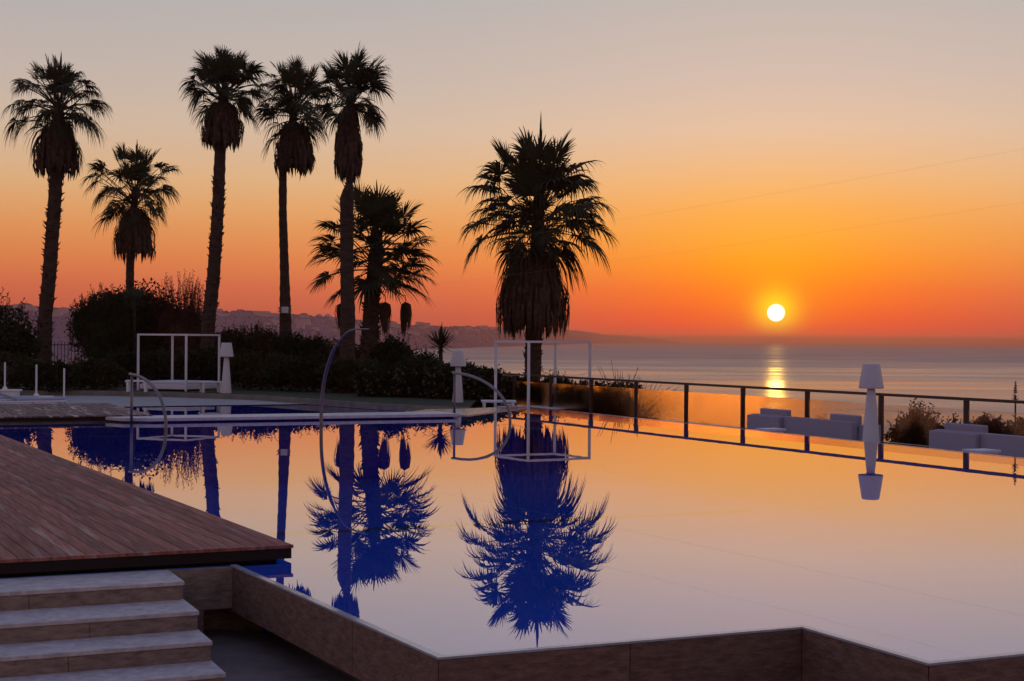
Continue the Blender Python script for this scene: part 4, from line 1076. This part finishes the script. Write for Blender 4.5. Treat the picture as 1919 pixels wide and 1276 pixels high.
# ------------------------------------------------------------------ side tables
def table(px, py, d, zb, w, h, label, rz=.42, m=None):
    p = PD(px, py, d); root = thing('side_table', (p.x, p.y, zb), label, 'side table'); ax = (Vector((math.cos(rz), math.sin(rz), 0)), Vector((-math.sin(rz), math.cos(rz), 0)), Z3)
    c = Vector((p.x, p.y, zb)); m = m or M_white
    MB().box(c + Z3 * (h - .03), (w, w * .62, .06), ax).build('tabletop', m, root, bevel=.008)
    for sx_ in (-1, 1):
        for sy_ in (-1, 1): MB().box(c + ax[0] * sx_ * (w / 2 - .09) + ax[1] * sy_ * (w * .31 - .06) + Z3 * (h - .06) / 2, (.07, .07, h - .06), ax, taper=1.25).build('leg', m, root)
    return root
table(395, 733, 53.5, -.14, .80, .40, 'low white side table between the left daybed frame and the lamp')
table(257, 732, 53.6, -.14, .80, .42, 'low white side table left of the left daybed frame', .1)
table(934, 764, 45.3, -.32, 1.05, .30, 'low white table behind the curved pool handrail', .05)
def stool(u, v, label):
    c = W(u, v, -.42); root = thing('coffee_table', c, label, 'coffee table')
    MB().box(c + Z3 * .36, (.5, .42, .05), (UX, VX, Z3)).build('tabletop', M_lamp, root, bevel=.006)
    for s_ in (-1, 1): MB().box(c + VX * s_ * .15 + Z3 * .167, (.4, .05, .334), (UX, VX, Z3)).build('leg', M_lamp, root)
stool(15.2, 15.0, 'small low table on the pool side of the left sofa')
stool(15.2, 8.55, 'small low table on the pool side of the right sofa')

# ------------------------------------------------------------------ sofas (backs to the pool)
def sofa(v0, label):
    c = W(16.8, v0 - 1.9, -.42); root = thing('outdoor_sofa', c, label, 'sofa', 'pale outdoor sofas on the terrace'); z = -.42; Q = lambda *a: MB().uv(*a)
    Q(16.62, 17.08, v0 - 3.8, v0, z + .05, z + .33).build('seat_base', M_sofa, root, bevel=.02)
    Q(16.45, 16.61, v0 - 3.8, v0 - .01, z, z + .56).build('backrest', M_sofa, root, bevel=.015)
    Q(16.33, 16.445, v0 - 1.30, v0, z, z + .54).build('corner_module', M_sofa, root, bevel=.015)
    Q(16.62, 17.08, v0 + .005, v0 + .16, z, z + .50).build('armrest', M_sofa, root, bevel=.015)
    Q(16.62, 17.08, v0 - 3.97, v0 - 3.805, z, z + .50).build('armrest', M_sofa, root, bevel=.015)
    for vv in (v0 - .2, v0 - 1.9, v0 - 3.6): Q(16.66, 16.76, vv - .04, vv + .04, z, z + .048).build('foot', M_rail, root)
    for k in range(3): Q(16.635, 17.10, v0 - .02 - 1.26 * (k + 1), v0 - .04 - 1.26 * k, z + .332, z + .43).build('seat_cushion', M_sofa, root, bevel=.025)
    for a, b in ((v0 - 1.18, v0 - .10), (v0 - 3.75, v0 - 2.8)): Q(16.615, 16.76, a, b, z + .435, z + .69).build('cushion', M_sofa, root, bevel=.03)
    return root
sofa(17.67, 'left pale outdoor sofa with two raised cushions, back to the pool')
sofa(11.29, 'right pale outdoor sofa cut by the right edge, back to the pool')

# ------------------------------------------------------------------ steel handrails and shower
def handrail(px0, px1, y1, d0, d1, h, label):
    a = PD(px0, 700, d0); b = PD(px1, y1, d1); root = thing('pool_handrail', (a.x, a.y, -.1), label, 'handrail'); pts = []
    hd = Vector((b.x - a.x, b.y - a.y, 0)); L_ = hd.length; hd /= L_
    for k in range(25):
        t = k / 24 * math.pi / 2
        pts.append(Vector((a.x, a.y, 0)) + hd * (L_ * math.sin(t) ** 1.0) + Z3 * (h * math.cos(t) ** .9))
    pts = [pts[0] - hd * .12 + Z3 * .012] + pts[:-1] + [Vector((b.x, b.y, -.02)), Vector((b.x, b.y, -.5)) - hd * .15]
    MB().tube(pts, .033, 10).build('curved_rail', M_steel, root, smooth=True)
    MB().tube([Vector((a.x, a.y, -.2)), Vector((a.x, a.y, h - .03))], .03, 10).build('post', M_steel, root, smooth=True)
handrail(247, 311, 803, 31.5, 29.6, 1.02, 'curved steel pool handrail at the left end of the stone slab')
handrail(852, 956, 793, 35.5, 32.4, 1.015, 'curved steel pool handrail at the right end of the stone slab')
sp = [(602, 802), (602, 770), (604, 736), (609, 705), (616, 680), (625.5, 654), (641, 632), (650, 623), (661, 617.5), (675, 616.5), (692, 616.5)]
b0 = PD(602, 803, 30.9); sh = thing('shower_pole', (b0.x, b0.y, 0), 'tall curved steel water spout arching above the pool', 'shower')
pts = [PD(x, y, 30.9 - .02 * (x - 602)) for x, y in sp]; pts = [pts[0] - Z3 * .6] + pts
# smooth the polyline
for _ in range(2):
    q = [pts[0]]
    for a, b in zip(pts[:-1], pts[1:]): q += [a.lerp(b, .25), a.lerp(b, .75)]
    pts = q + [pts[-1]]
MB().tube(pts, [.036 if p.z < 1.6 else .032 - .018 * min(1, (p.x - pts[0].x) / 1.0) for p in pts], 10).build('curved_pipe', M_steel, sh, smooth=True)
MB().lathe([(.0, 0), (.09, 0), (.09, .02), (.045, .03)], 16, (b0.x, b0.y, .0)).build('collar', M_steel, sh)

# ------------------------------------------------------------------ parasol tables, pole and loungers at the far left
def parasol(px, ytab, ypole, d, w, label):
    zb = -.31; p = PD(px, 740, d); root = thing('parasol_stand', (p.x, p.y, zb), label, 'parasol stand'); c = Vector((p.x, p.y, zb)); zt = PD(px, ytab, d).z; zp = PD(px, ypole, d).z
    if w:
        MB().box(c + Vector((.18, 0, zt - zb - .03)), (w, w * .7, .06)).build('tabletop', M_white, root, bevel=.01)
        MB().box(c + Vector((.18, .0, (zt - zb - .06) / 2)), (w * .72, w * .5, zt - zb - .06), taper=1.15).build('pedestal', M_white, root, bevel=.01)
        MB().lathe([(.09, zt - zb), (.07, zt - zb + .06), (.035, zt - zb + .1)], 12, c).build('collar', M_white, root)
        MB().tube([c + Z3 * (zt - zb), c + Z3 * (zp - zb)], .03, 8).build('pole', M_white, root)
    else:
        MB().lathe([(.0, 0), (.16, 0), (.15, .04), (.03, .06)], 14, c).build('foot', M_steel, root)
        MB().tube([c + Z3 * .05, c + Z3 * (zp - zb)], .03, 8).build('pole', M_white, root)
parasol(9, 729.5, 679, 49, .65, 'white square table with a bare parasol pole at the left edge')
parasol(68, 742, 683, 46, .62, 'white square table with a bare parasol pole, second from the left')
parasol(120, 0, 690, 47, 0, 'bare pale pole standing alone on the pavement')
def lounger(px, py, d, rz, label):
    p = PD(px, py, d); zb = -.31; root = thing('sun_lounger', (p.x, p.y, zb), label, 'sun lounger', 'sun loungers at the left edge'); c = Vector((p.x, p.y, zb)); ax = (Vector((math.cos(rz), math.sin(rz), 0)), Vector((-math.sin(rz), math.cos(rz), 0)), Z3)
    MB().box(c + Z3 * .24, (1.95, .66, .05), ax).build('frame', M_white, root, bevel=.01)
    MB().box(c + Z3 * .30 + ax[0] * .25, (1.35, .60, .07), ax).build('mattress', M_cush, root, bevel=.02)
    a2 = (ax[0] * math.cos(.35) - Z3 * math.sin(.35), ax[1], Z3 * math.cos(.35) + ax[0] * math.sin(.35))
    MB().box(c + Z3 * .40 - ax[0] * .70, (.62, .60, .07), a2).build('backrest', M_cush, root, bevel=.02)
    for sx_ in (-1, 1):
        for sy_ in (-1, 1): MB().box(c + ax[0] * sx_ * .85 + ax[1] * sy_ * .26 + Z3 * .107, (.06, .06, .214), ax).build('leg', M_white, root)
lounger(10, 755, 44.5, .5, 'pale cushioned sun lounger lying nearest the left edge behind the far deck')
lounger(58, 757, 43.6, .5, 'pale cushioned sun lounger just right of the first, behind the far deck')

# ------------------------------------------------------------------ haze
hz = MB().box((0, 9500, 20), (31000, 20900, 72)).build('haze', None); struct(hz, 'stuff')
hm_ = bpy.data.materials.new('haze'); hm_.use_nodes = True; t = hm_.node_tree; t.nodes.clear()
o_ = t.nodes.new('ShaderNodeOutputMaterial'); v_ = t.nodes.new('ShaderNodeVolumePrincipled'); v_.inputs['Color'].default_value = (1.0, .50, .40, 1)
v_.inputs['Density'].default_value = 1.9e-4; v_.inputs['Anisotropy'].default_value = .78; t.links.new(v_.outputs[0], o_.inputs['Volume'])
hz.data.materials.append(hm_)
